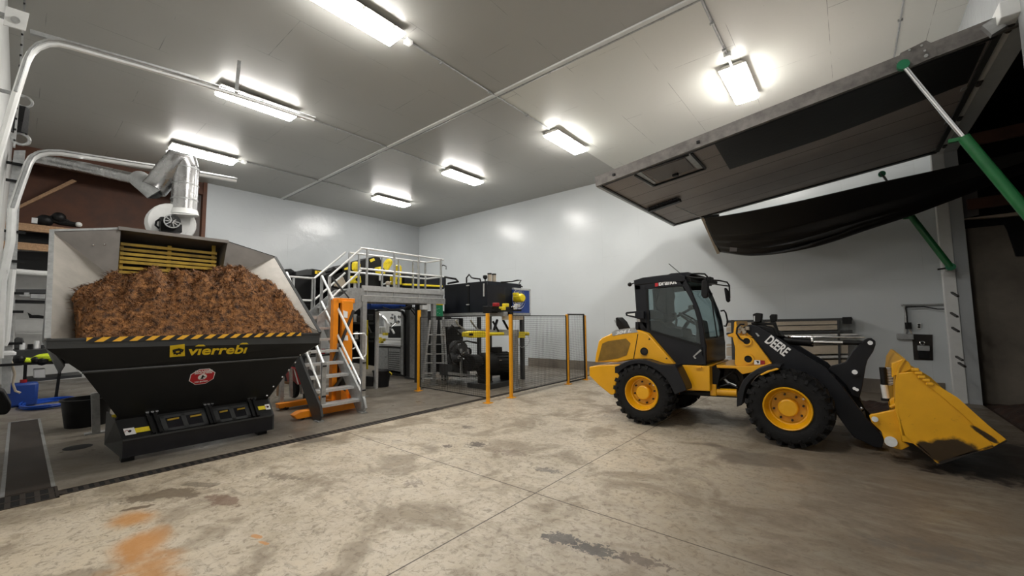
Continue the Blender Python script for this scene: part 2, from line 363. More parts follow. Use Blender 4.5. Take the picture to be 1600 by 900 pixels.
def thing(name, loc, label, cat, group=None):
    o = bpy.data.objects.new(name, None); COL.objects.link(o); o.location = loc; o.empty_display_size = .1; ORG[o.name] = Vector(loc)
    return tag(o, label, cat, group)
def struct(name, mb, m, label=None, **k): return tag(mb.build(name, m, **k), label, kind='structure')
def copy_tree(o, loc=None, parent=None):
    c = o.copy(); COL.objects.link(c)
    if parent: c.parent = parent
    else: c.location = loc
    for ch in list(o.children): copy_tree(ch, None, c)
    return c
def text(name, s, size, origin, xdir, ydir, m, parent, bold=.012, sx=1., align='LEFT', ext=.002, shear=0.):
    cu = bpy.data.curves.new(name, 'FONT'); cu.body = s; cu.size = size; cu.extrude = ext; cu.offset = bold*size; cu.align_x = align; cu.shear = shear
    to = bpy.data.objects.new(name+'_curve', cu); COL.objects.link(to)
    dg = bpy.context.evaluated_depsgraph_get(); me = bpy.data.meshes.new_from_object(to.evaluated_get(dg))
    COL.objects.unlink(to); bpy.data.objects.remove(to)
    x = Vector(xdir).normalized(); y = Vector(ydir).normalized(); z = x.cross(y)
    mt = Matrix((x*sx, y, z)).transposed()
    o3 = ORG[parent.name]; 
    for v in me.vertices: v.co = mt @ v.co + Vector(origin) - o3
    me.materials.clear(); me.materials.append(M[m]); ob = bpy.data.objects.new(name, me); COL.objects.link(ob); ob.parent = parent; ORG[ob.name] = o3
    return ob
def px(pts, ax, val): return [at(x, y, ax, val) for x, y in pts]
def arc(c, r, a0, a1, n, u, v): c, u, v = Vector(c), Vector(u), Vector(v); return [c+u*r*math.cos(a0+(a1-a0)*i/n)+v*r*math.sin(a0+(a1-a0)*i/n) for i in range(n+1)]
# ------------------------------------------------------------------ room shell
XF, XR, YB, YN, ZC = -15.68, 1.58, 12.0, -.35, 6.176
struct('floor', MB().bb((-19.2, YN-.2, -.2), (XR+.2, YB+.2, 0)), 'floor')
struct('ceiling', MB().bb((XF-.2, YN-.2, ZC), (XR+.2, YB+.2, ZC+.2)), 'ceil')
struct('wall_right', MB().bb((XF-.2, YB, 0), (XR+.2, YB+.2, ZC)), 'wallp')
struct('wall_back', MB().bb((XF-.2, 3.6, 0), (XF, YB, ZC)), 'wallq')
struct('wall_front', MB().bb((-19.2, YN-.2, 0), (XR+.2, YN, 6.5)), 'white_paint')
OY0, OY1, OZ = 6.7, 11.45, 4.86     # doorway in the right-hand end wall
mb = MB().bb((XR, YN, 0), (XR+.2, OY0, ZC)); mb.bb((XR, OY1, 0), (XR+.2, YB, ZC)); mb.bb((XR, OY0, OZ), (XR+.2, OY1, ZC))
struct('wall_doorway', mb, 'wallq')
struct('trim_1', MB().bb((XF, 5.80, ZC-.03), (XR, 5.88, ZC+.001)), 'white_paint')
struct('trim_2', MB().bb((XR-.16, OY1-.02, 0), (XR+.02, OY1+.14, OZ+.16)), 'white_paint', bevel=.01)
struct('trim_3', MB().bb((XR-.14, OY0-.1, OZ), (XR+.02, OY1+.14, OZ+.18)), 'white_paint', bevel=.01)
struct('trim_4', MB().bb((-9.2, YB-.015, 0), (XR-.2, YB+.001, .30)), 'concwall')
# beyond the doorway: concrete bay
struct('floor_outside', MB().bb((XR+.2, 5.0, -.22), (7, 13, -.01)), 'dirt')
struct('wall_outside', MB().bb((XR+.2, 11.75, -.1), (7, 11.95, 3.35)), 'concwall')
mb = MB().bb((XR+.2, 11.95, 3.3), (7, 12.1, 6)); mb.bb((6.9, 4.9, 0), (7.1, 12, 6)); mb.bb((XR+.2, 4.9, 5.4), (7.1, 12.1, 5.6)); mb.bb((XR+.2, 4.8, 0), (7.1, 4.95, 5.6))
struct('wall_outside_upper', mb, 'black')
for k, (zz, yy) in enumerate(((4.25, 11.2), (3.75, 11.4), (4.75, 10.6))):
    tag(MB().bar((XR+.25, yy, zz), (6.8, yy-.2, zz+.05), .1, .2).build('timber_beam', 'ply'),
        ['middle timber beam crossing the dark bay outside the doorway', 'lowest timber beam crossing the dark bay, above the concrete wall', 'highest timber beam in the dark bay outside the doorway'][k], 'beam', 'timber beams outside the doorway')
# left recess with mezzanine
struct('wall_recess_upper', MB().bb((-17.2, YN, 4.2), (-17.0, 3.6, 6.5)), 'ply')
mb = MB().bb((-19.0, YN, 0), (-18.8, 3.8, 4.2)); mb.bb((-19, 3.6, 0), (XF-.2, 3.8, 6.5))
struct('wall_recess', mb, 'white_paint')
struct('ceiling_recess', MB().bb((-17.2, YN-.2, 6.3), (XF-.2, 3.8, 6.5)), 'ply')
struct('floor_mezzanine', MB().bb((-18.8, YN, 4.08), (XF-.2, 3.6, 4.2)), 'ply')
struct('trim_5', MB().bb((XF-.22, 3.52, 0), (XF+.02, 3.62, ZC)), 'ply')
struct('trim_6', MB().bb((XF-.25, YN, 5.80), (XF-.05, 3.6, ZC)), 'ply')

# ------------------------------------------------------------------ ceiling lights
def make_light(x, y):
    t = thing('ceiling_light', (x, y, ZC), '', 'light', 'fluorescent ceiling lights')
    z = ZC; L, W = .70, .20
    MB().prism([(x-W-.02, y-L, z-.09), (x+W+.02, y-L, z-.09), (x+W-.05, y-L, z-.03), (x-W+.05, y-L, z-.03)], (0, 2*L, 0)).build('housing', 'tube_tray', t)
    mb = MB()
    for sy in (-.5, .5): mb.bb((x-.02, y+sy-.02, z-.031), (x+.02, y+sy+.02, z+.001))
    each(mb, 'bracket', 'galv', t)
    ln = MB(); a, b, c = L-.01, L-.06, W
    v = [(-c, -a, -.09), (c, -a, -.09), (c, a, -.09), (-c, a, -.09), (-c, -a, -.13), (c, -a, -.13), (c, a, -.13), (-c, a, -.13), (-c+.05, -b, -.17), (c-.05, -b, -.17), (c-.05, b, -.17), (-c+.05, b, -.17)]
    v = [(x+p, y+q, z+r) for p, q, r in v]
    ln.add(v, [(0,3,2,1)]+[(i, (i+1) % 4, (i+1) % 4+4, i+4) for i in range(4)]+[(i+4, (i+1) % 4+4, (i+1) % 4+8, i+8) for i in range(4)]+[(8,9,10,11)])
    ln.build('diffuser', 'lens', t, smooth=False)
    mb = MB()
    for k in range(3):
        for sx in (-1, 1): mb.bb((x+sx*(W+.004), y-.5+k*.5-.02, z-.13), (x+sx*(W-.004), y-.5+k*.5+.02, z-.08))
    each(mb, 'clip', 'chrome', t)
    return t
LX = [-5.22, -8.95, -12.75, -1.36]; names = ['first', 'second', 'third']
l0 = make_light(LX[0], 2.85); l0['label'] = 'largest fluorescent light, cut by the top edge of the photo'
lab = {(1, 0): 'long fluorescent light hanging beside the thin strut, left half of the ceiling', (2, 0): 'fluorescent light directly above the shiny silver duct elbow',
       (3, 0): 'fluorescent light overhead near the right, out of the frame', (0, 1): 'fluorescent light above the right-hand wall, near the ceiling middle',
       (1, 1): 'middle one of the three small fluorescent lights stepping away above the platform', (2, 1): 'smallest farthest fluorescent light, nearest the room corner',
       (3, 1): 'fluorescent light on the bright ceiling above the raised hangar door'}
for j, yy in enumerate((2.85, 8.5)):
    for i, xx in enumerate(LX):
        if (i, j) == (0, 0): continue
        c = copy_tree(l0, (xx, yy, ZC)); c['label'] = lab[(i, j)]
def conduit(pts, label, r=.014, box=None, m='galv', clips=3):
    t = thing('conduit', pts[0], label, 'pipe', 'ceiling conduits')
    MB().tube(pts, r, 8).build('pipe', m, t)
    if box: MB().box(box, (.11, .11, .07)).build('junction_box', 'white_paint', t, bevel=.01)
    for k in range(clips):
        f = (k+.7)/(clips+.4); p = Vector(pts[0]).lerp(Vector(pts[-1]), f)
        MB().box(p+Vector((0, 0, -.001)), (.06, .025, .034)).build('strap', 'galv', t)
    return t
zc = ZC-.02
conduit([(LX[0], 3.58, zc-.03), (LX[0], 3.75, zc), (LX[0], 7.75, zc)], 'grey conduit joining the largest light to the light above the right wall', box=(LX[0], 3.75, ZC-.035))
conduit([(LX[1], 3.6, zc-.03), (LX[1], 3.75, zc), (LX[1], 7.75, zc)], 'grey conduit running back from the light beside the strut', box=(LX[1], 3.75, ZC-.035))
conduit([(LX[2], 3.6, zc-.03), (LX[2], 3.75, zc), (LX[2], 7.75, zc)], 'grey conduit running back from the light above the duct', box=(LX[2], 3.75, ZC-.035))
conduit([(LX[3], 3.6, zc), (LX[3], 7.5, zc), (LX[3], 7.8, zc-.05)], 'grey conduit reaching the light over the raised door from the top edge', r=.022, box=(LX[3], 7.5, ZC-.035), clips=5)
conduit([(.85, 0.5, zc), (.85, 9.5, zc)], 'thin pale conduit along the bright ceiling near the doorway wall', r=.012, clips=5)
conduit([(XF, 5.92, zc), (XR, 5.92, zc)], 'long grey conduit crossing the whole ceiling beside the seam strip', r=.014, clips=8)

# ------------------------------------------------------------------ floor drains
def grate(x0, x1, y0, y1, alongY, label, dense=.075):
    t = thing('floor_drain', ((x0+x1)/2, (y0+y1)/2, 0), label, 'drain', 'cast iron floor drains')
    mb = MB(); e = .02
    mb.bb((x0, y0, -.01), (x0+e, y1, .006)); mb.bb((x1-e, y0, -.01), (x1, y1, .006)); mb.bb((x0, y0, -.01), (x1, y0+e, .006)); mb.bb((x0, y1-e, -.01), (x1, y1, .006))
    mb.build('frame', 'cast', t)
    g = MB()
    if alongY:
        n = int((y1-y0)/dense)
        for i in range(n): y = y0+(i+.5)*(y1-y0)/n; g.bb((x0+e, y-.018, -.008), (x1-e, y+.018, .004))
        if x1-x0 > .25: g.bb(((x0+x1)/2-.015, y0, -.008), ((x0+x1)/2+.015, y1, .005))
    else:
        n = int((x1-x0)/dense)
        for i in range(n): x = x0+(i+.5)*(x1-x0)/n; g.bb((x-.018, y0+e, -.008), (x+.018, y1-e, .004))
    g.build('grating', 'cast', t, smooth=False)
    MB().bb((x0, y0, -.002), (x1, y1, .0015)).build('channel', 'pit', t)
    return t
grate(-6.22, -6.04, .34, 5.2, True, 'long slotted drain running in front of the mulch hopper')
grate(-6.40, -5.98, -.30, .34, True, 'wide double slotted drain section at the left photo edge', .085)
t = tag(MB().bb((-6.20, 5.2, -.01), (-6.06, 11.9, .004)).build('drain_cover', 'cast'), 'flat dark drain cover strip continuing past the stair foot toward the fence', 'drain')
t = thing('trench_cover', (-8.9, .13, 0), 'dark solid trench cover strip running away at the far left floor', 'drain')
MB().bb((-11.2, .0, -.01), (-6.42, .30, .006)).build('plate', 'cast', t)
mb = MB(); mb.bb((-11.25, -.03, -.01), (-6.42, .0, .008)); mb.bb((-11.25, .30, -.01), (-6.42, .33, .008)); mb.bb((-11.25, -.03, -.01), (-11.2, .33, .008)); mb.build('frame', 'galv', t)

# ------------------------------------------------------------------ overhead door tracks at the left
def track(X, pts, label, r=.035):
    P = px(pts, 0, X); t = thing('door_track', (P[0].x, P[0].y, 0), label, 'door track', 'overhead door tracks')
    MB().tube(P, r, 8).build('rail', 'alu_bright', t)
    MB().tube([p+Vector((.06, 0, .03)) for p in P[2:]], r*.45, 6).build('lip', 'galv', t)
    return t
t = track(-7.2, [(-14, 280), (8, 205), (24, 150), (41, 97), (48, 84), (58, 75), (74, 69), (92, 69), (110, 73), (210, 101), (310, 130), (400, 158), (490, 188)], 'nearer white curved overhead door track sweeping across the ceiling, upper left')
MB().bar(at(374, 95, 0, -7.4), at(369, 146, 0, -7.2), .05, .008).build('hanger', 'galv', t)
MB().bar(at(47, 50, 0, -7.25), at(310, 124, 0, -7.25), .05, .05).build('angle_brace', 'galv', t)
t = track(-12.1, [(3, 440), (17, 375), (19, 328), (32, 290), (44, 257), (50, 247), (60, 241), (75, 238.5), (95, 239), (200, 255), (300, 270), (369, 282)], 'farther white curved overhead door track, lower left, ending behind the duct', .06)
MB().tube(px([(3, 440), (-2, 560)], 0, -12.1), .06, 8).build('lower_rail', 'alu_bright', t)
t = thing('perforated_angle', (-8.6, 0.02, 0), 'perforated grey steel angle post at the left photo edge', 'post')
P = px([(34, 50), (31, 130), (22, 230)], 0, -8.6)
P[0] = Vector((P[0].x, P[0].y, ZC)); MB().bar(P[0], P[1], .07, .02, (0,1,0)).bar(P[1], P[2], .07, .02, (0,1,0)).build('angle', 'galv', t)
mb = MB()
for k in range(14): p = P[0].lerp(P[2], k/14+.03); mb.box(p+Vector((.03, .0, 0)), (.01, .02, .03))
mb.build('slot', 'black', t)
t = thing('spring_bracket', at(25, 30, 0, -7.0), 'grey square bearing plate at the upper left photo corner', 'bracket')
MB().sheet(px([(9, 9), (46, 21), (40, 48), (5, 38)], 0, -7.0), .02).build('plate', 'white_paint', t)
MB().cyl(at(24, 31, 0, -7.0), at(24, 31, 0, -6.97), .035).build('bearing', 'galv', t)
MB().bar(at(20, 30, 0, -7.06), Vector((-7.06, YN, at(20, 30, 0, -7.06).z)), .05, .05).build('wall_arm', 'galv', t)
t = thing('torsion_spring', at(33, 190, 0, -8.9), 'black coiled door spring hanging at the left edge under the curved track', 'spring')
p0, p1 = at(33, 168, 0, -8.9), at(30, 208, 0, -8.9)
mb = MB(); mb.tube([p0.lerp(p1, i/120)+Vector((0, math.cos(i*1.05)*.07, 0))+Vector((math.sin(i*1.05)*.07, 0, 0)) for i in range(121)], .014, 5); mb.build('coil', 'black', t)
MB().tube(arc(p0+Vector((0, .02, .1)), .08, 0, 2*PI, 14, (0,1,0), (0,0,1)), .015, 6).build('hook', 'galv', t)
MB().tube(arc(p1+Vector((0, .02, -.08)), .08, 0, 2*PI, 14, (0,1,0), (0,0,1)), .02, 6).build('pulley', 'galv', t)
MB().bar(p0+Vector((0, .02, .17)), Vector((p0.x, YN, p0.z+.17)), .04, .04).build('wall_arm', 'galv', t)
t = thing('door_jamb_post', (-11.2, -.1, 0), 'pale grey steel jamb standing along the left edge of the photo', 'post')
MB().prism(px([(22, 235), (40, 235), (30, 330), (26, 420), (16, 615), (2, 615), (6, 420), (10, 330)], 0, -13.0), (-.1, 0, 0)).build('jamb', 'galv', t)
mb = MB()
for y in (256, 283, 362, 408, 458, 487, 537, 570): q = at(14+(600-y)*.03, y, 0, -12.95); mb.bar(q+Vector((0, -.12, 0)), q+Vector((0, .16, .0)), .04, .05)
each(mb, 'hinge_clip', 'black', t)
t = thing('white_riser_pipe', at(5, 537, 0, -12.6), 'thin white vertical pipe with an elbow, left of the shelving', 'pipe')
MB().tube(px([(20, 421), (17, 450), (13, 500), (10, 532), (7, 539), (1, 539)], 0, -12.6)+[Vector((-12.6, YN, 1.1))], .045, 8).build('pipe', 'white_paint', t)
t = thing('white_duct_pipe', at(50, 425, 0, -15.8), 'horizontal white pipe under the mezzanine at far left', 'pipe')
MB().tube([Vector((-15.5, YN, at(22, 424, 0, -15.5).z))]+px([(22, 424), (60, 427), (80, 428)], 0, -15.5)+[Vector((-15.5, 3.2, at(80, 428, 0, -15.5).z))], .07, 10).build('pipe', 'white_paint', t)

# ------------------------------------------------------------------ recess contents
for k, (ya, yb, yy) in enumerate(((350, 361, 0), (380, 391, 0))):
    za, zb_ = at(50, ya, 0, XF).z, at(50, yb, 0, XF).z
    tag(MB().bb((XF-.1, YN, zb_), (XF, 3.5, za)).build('timber_joist', 'wood'), ['upper pine joist under the mezzanine beside the hopper corner', 'lower pine joist under the mezzanine beside the hopper corner'][k], 'joist', 'pine joists')
tag(MB().prism(px([(27, 322), (113, 280), (120, 283), (30, 326)], 0, -16.6), (-.1, 0, 0)).build('diagonal_brace', 'wood'), 'diagonal pine brace on the brown plywood wall', 'brace')
tag(MB().prism(px([(20, 362), (78, 365), (78, 380), (20, 379)], 0, -16.2), (-.05, 0, 0)).build('black_bin', 'black'), 'upper black storage bin between the two pine joists', 'bin')
tag(MB().prism(px([(20, 392), (78, 394), (78, 424), (20, 422)], 0, -16.2), (-.3, 0, 0)).build('black_bin', 'black'), 'lower black storage bin under the lower pine joist', 'bin')
t = thing('drone_frame', at(90, 355, 0, -15.75), 'black spindly machine part lying on top of the mezzanine edge', 'machine part')
mb = MB(); mb.tube(px([(52, 345), (70, 340), (95, 348), (125, 352)], 0, -15.9), .07, 8); mb.tube(px([(60, 352), (88, 335), (112, 350)], 0, -15.9), .05, 8); mb.ball(at(70, 345, 0, -15.9), .16); mb.ball(at(92, 340, 0, -15.9), .14); mb.build('body', 'black', t)
MB().ball(at(123, 351, 0, -15.85), .07).build('knob', 'white_paint', t); MB().box(at(54, 345, 0, -15.85), (.1, .1, .14)).build('cap', 'alu', t)
t = thing('roller_shelf', at(50, 465, 0, -15.8), 'dark metal shelf with rollers above the pale back bench', 'shelf')
MB().prism(px([(18, 452), (80, 452), (80, 458), (18, 458)], 0, -15.6), (-.5, 0, 0)).build('top_board', 'hopper2', t)
MB().prism(px([(18, 468), (80, 470), (80, 474), (18, 473)], 0, -15.6), (-.5, 0, 0)).build('lower_board', 'black', t)
MB().prism(px([(30, 457), (46, 457), (46, 463), (30, 463)], 0, -15.5), (-.2, 0, 0)).build('box', 'galv', t)
MB().prism(px([(48, 459), (80, 461), (80, 467), (48, 466)], 0, -15.6), (-.3, 0, 0)).build('roller', 'galv', t)
t = thing('wall_shelf', at(50, 497, 0, -17.), 'pale bluish shelf unit against the far left wall', 'shelf')
for y in (497, 520): MB().prism(px([(24, y), (78, y), (78, y+1.6), (24, y+1.6)], 0, -16.8), (-.5, 0, 0)).build('board', 'white_paint', t)
MB().prism(px([(20, 494), (24, 494), (22, 560), (18, 560)], 0, -16.8), (-.5, 0, 0)).build('upright', 'white_paint', t)
t = thing('hand_tool', at(58, 493, 0, -16.7), 'dark hand tool lying on the pale shelf', 'tool')
MB().prism(px([(43, 488), (50, 492), (60, 492), (76, 495), (76, 498), (46, 497)], 0, -16.6), (-.1, 0, 0)).build('body', 'black', t)
t = thing('workbench', at(60, 555, 0, -14.3), 'dark workbench loaded with gear left of the hopper', 'bench')
MB().prism(px([(20, 548), (90, 545), (104, 566), (20, 570)], 0, -14.6), (-.5, 0, 0)).build('back_panel', 'hopper2', t)
MB().prism(px([(22, 567), (112, 564), (112, 568), (22, 571)], 0, -13.6), (-.9, 0, 0)).build('top', 'black', t)
MB().prism(px([(36, 594), (128, 585), (128, 589), (36, 598)], 0, -13.6), (-.9, 0, 0)).build('lower_shelf', 'hopper2', t)
for x, yb in ((93, 608), (38, 610)): MB().bar(at(x+2, 568, 0, -13.6), Vector((-13.6, at(x-5 if x > 60 else x, yb, 0, -13.6).y, 0)), .05, .05).build('leg', 'black', t)
tag(MB().prism(px([(52, 577), (71, 576), (71, 591), (52, 591)], 0, -13.7), (-.25, 0, 0)).build('white_jug', 'white_plastic', bevel=.02), 'small white plastic jug on the lower shelf of the left workbench', 'jug')
t = MB(); [t.ball(at(x, y, 0, -13.7), r, 10, (1, 1.4, .6)) for x, y, r in ((38, 563, .1), (48, 564, .1), (62, 560, .1), (72, 558, .14), (80, 561, .1))]
tag(t.build('safety_vest', 'hivis'), 'crumpled hi-vis yellow vest on the left workbench', 'vest')
t = MB(); [t.ball(at(x, y, 0, -13.65), r, 10) for x, y, r in ((55, 563, .08), (66, 564, .1), (30, 562, .1))]
tag(t.build('glove_pile', 'black'), 'black gloves heaped between the yellow clothing on the workbench', 'gloves')
t = thing('desk_monitor', at(28, 535, 0, -15.2), 'dark rounded monitor back on the pale bench', 'monitor')
MB().prism(px([(22, 530), (26, 527), (36, 528), (38, 535), (37, 545), (22, 546)], 0, -15.4), (-.15, 0, 0)).build('housing', 'hopper2', t, bevel=.02)
MB().bar(at(32, 545, 0, -15.45), at(32, 549, 0, -15.45), .1, .06).build('stand', 'black', t)
t = thing('bench_top', at(55, 545, 0, -15.2), 'pale bench top cluttered with small items behind the dark workbench', 'bench')
MB().prism(px([(20, 547), (88, 545), (88, 549), (20, 551)], 0, -15.0), (-.8, 0, 0)).build('board', 'hopper2', t)
for x, y in ((35, 541), (47, 543), (57, 538), (68, 544), (78, 543)):
    q = at(x, y, 0, -15.1); tag(MB().cyl(q+Vector((0, 0, -.1)), q+Vector((0, 0, .08)), .045, 10).build('small_bottle', random.choice(['black', 'white_plastic', 'hopper2'])), 'small bottle among the clutter on the pale bench at far left', 'bottle', 'bottles on the far bench')
# blue jug, hose coil, tub, dark object
t = thing('blue_jug', at(22, 622, 2, 0), 'blue plastic jug with a pale hose beside the left photo edge', 'jug'); q = at(22, 618, 2, 0); q = Vector((-13.4, .04, 0))
MB().bb((-13.5, -.09, 0), (-13.2, .33, .48)).build('body', 'blue', t, bevel=.05); MB().cyl((-13.35, .12, .47), (-13.35, .12, .54), .05).build('cap', 'redpaint', t)
tag(MB().tube(px([(12, 556), (18, 566), (23, 585), (20, 600), (24, 611), (32, 614)], 0, -13.1), .02, 6).build('pale_hose', 'beige'), 'thin pale hose drooping over the blue jug', 'hose')
tag(MB().ball(at(11, 553, 0, -13.05), .11, 10, (1, 1.2, .7)).build('spray_head', 'white_plastic'), 'white spray head above the blue jug', 'nozzle')
mb = MB()
for k in range(9):
    rx, ry = .30+.03*random.random()+k*.012, .36+.05*random.random(); c = Vector((-12.95+.05*random.random(), .47+.04*random.random(), .02+.008*k))
    mb.tube([c+Vector((rx*1.6*math.cos(a), ry*math.sin(a), .01*math.sin(3*a+k))) for a in [2*PI*i/28 for i in range(29)]], .014, 5)
tag(mb.build('hose_coil', 'bluehose'), 'coil of bright blue hose lying on the floor at far left', 'hose')
t = thing('black_tub', (-9.9, .72, 0), 'round black plastic tub standing behind the hopper leg', 'tub')
MB().lathe([(.0, .0), (.25, .0), (.31, .42), (.33, .42), (.33, .45), (.29, .45), (.23, .03), (0, .03)], (-9.9, .80, 0), (0, 0, 1), 28).build('body', 'black', t)
tag(MB().ball((-8.2, .60, .0), .15, 14, (1.1, 1, .06)).build('floor_puddle', 'pit'), 'small black oil puddle on the floor under the hopper side', 'puddle')
t = tag(MB().prism(px([(-30, 600), (6, 612), (17, 633), (17, 640), (10, 648), (-30, 650)], 0, -9.0), (-.4, 0, 0)).build('black_equipment_case', 'black', bevel=.02), 'black case cut by the left photo edge beside the blue hose', 'case')

# ------------------------------------------------------------------ ducts and blower above the hopper
t = thing('exhaust_duct', at(285, 335, 0, -9.5), 'shiny round silver duct rising from the white blower and bending left', 'duct')
X = -9.5
A = at(287, 335, 0, X); B = at(291, 262, 0, X); R_ = .20
MB().tube([A, A.lerp(B, .5), B], R_, 24).build('vertical_section', 'duct', t)
E0 = at(288, 250, 0, X); E1 = at(262, 268, 0, X-.1); E2 = at(240, 296, 0, X-.2)
MB().tube([B, E0, at(280, 247, 0, X), E1, at(250, 285, 0, X-.2), E2], R_*.98, 20).build('elbow', 'duct', t)
mb = MB()
for f in (.06, .30, .62, .97): c = A.lerp(B, f); mb.tube([c+Vector((0,0,-.012)), c+Vector((0,0,.012))], R_+.008, 24)
each(mb, 'band', 'galv', t)
D0 = at(240, 296, 0, -9.7); D1 = at(218, 280, 0, -10.3)
MB().tube([D0+Vector((0, .05, -.05)), D0, D1], [R_*.9, R_*.9, .16], 18).build('reducer', 'galv', t)
MB().tube([D1, at(205, 278, 0, -10.5), at(130, 261, 0, -12), at(55, 247, 0, -13.5)], .105, 16).build('horizontal_section', 'duct', t)
t = thing('blower', at(272, 365, 0, -9.4), 'white snail-shaped blower with black motor above the hopper lip', 'blower')
c = at(267, 350, 0, -9.55); 
MB().lathe([(0, -.12), (.34, -.12), (.36, -.08), (.36, .10), (.34, .14), (0, .14)], c, (1, 0, 0), 28).build('scroll_housing', 'white_paint', t)
MB().prism([at(x, y, 0, -9.4) for x, y in ((268, 336), (300, 338), (299, 352), (290, 368), (268, 366))], (-.3, 0, 0)).build('outlet', 'white_paint', t, bevel=.02)
MB().tube([at(287, 336, 0, -9.5), at(287, 328, 0, -9.5)], [.23, .21], 20).build('collar', 'white_paint', t)
MB().bar(at(267, 336.5, 0, -9.35), at(303, 338.5, 0, -9.35), .4, .02).build('flange', 'white_paint', t)
m = MB(); m.prism([at(x, y, 0, -9.35) for x, y in ((248, 341), (253, 341), (254, 346), (262, 347), (262, 352), (281, 353), (281, 365), (248, 363))], (.16, 0, 0)); m.build('motor_base', 'black', t)
MB().cyl(at(269, 346, 0, -9.4), at(269, 346, 0, -9.0), .12, 20).build('motor', 'hopper2', t)
m = MB(); cc = at(269, 346, 0, -8.99)
for k in range(10): a = PI*k/5; m.bar(cc, cc+Vector((0, math.cos(a)*.11, math.sin(a)*.11)), .012, .012, (1,0,0))
m.tube(arc(cc, .11, 0, 2*PI, 20, (0,1,0), (0,0,1)), .01, 6); m.build('motor_grille', 'galv', t)
MB().tube(px([(252, 341), (244, 346), (243, 352), (249, 357)], 0, -9.3), .018, 6).build('cable', 'black', t)
tag(MB().prism(px([(259, 235), (265, 233), (266, 258), (261, 258)], 0, -9.9), (-.05, 0, 0)).build('duct_hanger', 'alu_bright'), 'narrow pale hanger strip left of the duct elbow', 'hanger')

# ------------------------------------------------------------------ mulch hopper
H = thing('mulch_hopper', (-7.2, 1.58, 0), 'large charcoal steel hopper with stainless flared sides, full of mulch', 'hopper')
AL, AR = Vector((-6.3, .19, 1.515)), Vector((-6.3, 2.96, 1.50)); BL, BR = Vector((-8.2, .21, 2.93)), Vector((-8.2, 2.98, 2.88))
LL, LR = at(186, 357, 0, -8.2), at(355, 378, 0, -8.2); CL, CR = at(180, 437, 0, -8.2), at(345, 436, 0, -8.2)
d1, d2 = at(150, 521, 0, -6.9), at(452, 517, 0, -6.9)
mb = MB(); mb.sheet([AL, BL, CL, Vector((-7.2, 1.0, 1.35)), Vector((-6.35, .75, 1.35))][:3], .012)
mb.sheet([AL, CL, Vector((-7.0, .9, 1.2))], .012); mb.sheet([AL+Vector((0,.02,0)), Vector((-7.0, .9, 1.2)), Vector((-6.72, .9, 1.3))], .012)
mb.build('left_side_chute', 'stainless', H)
mb = MB(); mb.sheet([AR, BR, CR], .012); mb.sheet([AR, CR, Vector((-7.0, 2.3, 1.2))], .012); mb.sheet([AR-Vector((0,.02,0)), Vector((-7.0, 2.3, 1.2)), Vector((-6.72, 2.3, 1.3))], .012)
mb.build('right_side_chute', 'stainless', H)
mb = MB(); mb.sheet([BL, LL, CL], .02); mb.build('left_wing', 'stain_dark', H)
mb = MB(); mb.sheet([BR, LR, CR], .02); mb.build('right_wing', 'stain_dark', H)
mb = MB()
for p in (at(146, 383, 0, -8.19), at(164, 382, 0, -8.19), at(378, 405, 0, -8.19)): mb.ball(p, .012, 8)
each(mb, 'rivet', 'chrome', H)
# hood around the grid opening
mb = MB(); dx = Vector((-.55, 0, 0))
mb.sheet([LL, LR, LR+dx-Vector((0,0,.10)), LL+dx-Vector((0,0,.10))], .02); mb.sheet([LL, CL, CL+dx, LL+dx], .02); mb.sheet([LR, CR, CR+dx, LR+dx], .02)
mb.bar(LL+Vector((.02, -.01, .0)), LR+Vector((.02, .01, .0)), .05, .05); mb.build('hood', 'stain_dark', H)
mb = MB(); mb.sheet([LL+dx, LR+dx, Vector((-8.75, LR.y, 1.2)), Vector((-8.75, LL.y, 1.2))], .02); mb.build('rear_wall', 'black', H)
# yellow beater bars
g = MB(); XG = -8.45
for ya, yb in ((381, 386), (389, 392), (396, 399), (403, 405), (409, 413), (418, 420), (425, 431)):
    p, q = at(188, ya, 0, XG), at(338, yb+8, 0, XG); p.y = at(187, 400, 0, XG).y; q.y = at(338, 400, 0, XG).y; q.z = p.z-.005
    g.bar(p, q, .05, .042)
each(g, 'beater_bar', mat('chain_yellow', (.42, .27, .02), .5, var=.25), H)
g = MB()
for x in (190, 265, 334):
    p = at(x, 384, 0, XG-.03); g.bar(p, Vector((p.x, p.y, 2.1)), .05, .03, (1,0,0))
each(g, 'beater_upright', bpy.data.materials['chain_yellow'], H)
# outer edge flanges
for p, q in ((AL, BL), (AR, BR)): MB().bar(p, q, .045, .03).build('side_flange', 'galv' if p is AL else 'hopper2', H)
MB().bar(BL, LL, .02, .03).build('top_flange', 'galv', H); MB().bar(LR, BR, .02, .03).build('top_flange', 'hopper', H)
# outer side plates (below the flared edge)
mb = MB(); mb.sheet([AL+Vector((0,-.01,-.02)), BL+Vector((0,-.01,-.02)), Vector((-8.2, .2, 1.45)), Vector((-7.7, .35, 1.05)), Vector((-6.55, .33, 1.22))], -.01); mb.build('outer_plate', 'hopper2', H)
mb = MB(); mb.sheet([AR+Vector((0,.01,-.02)), BR+Vector((0,.01,-.02)), Vector((-8.2, 2.98, 1.45)), Vector((-7.7, 2.8, 1.05)), Vector((-6.55, 2.83, 1.22))], .01); mb.build('outer_plate', 'hopper2', H)
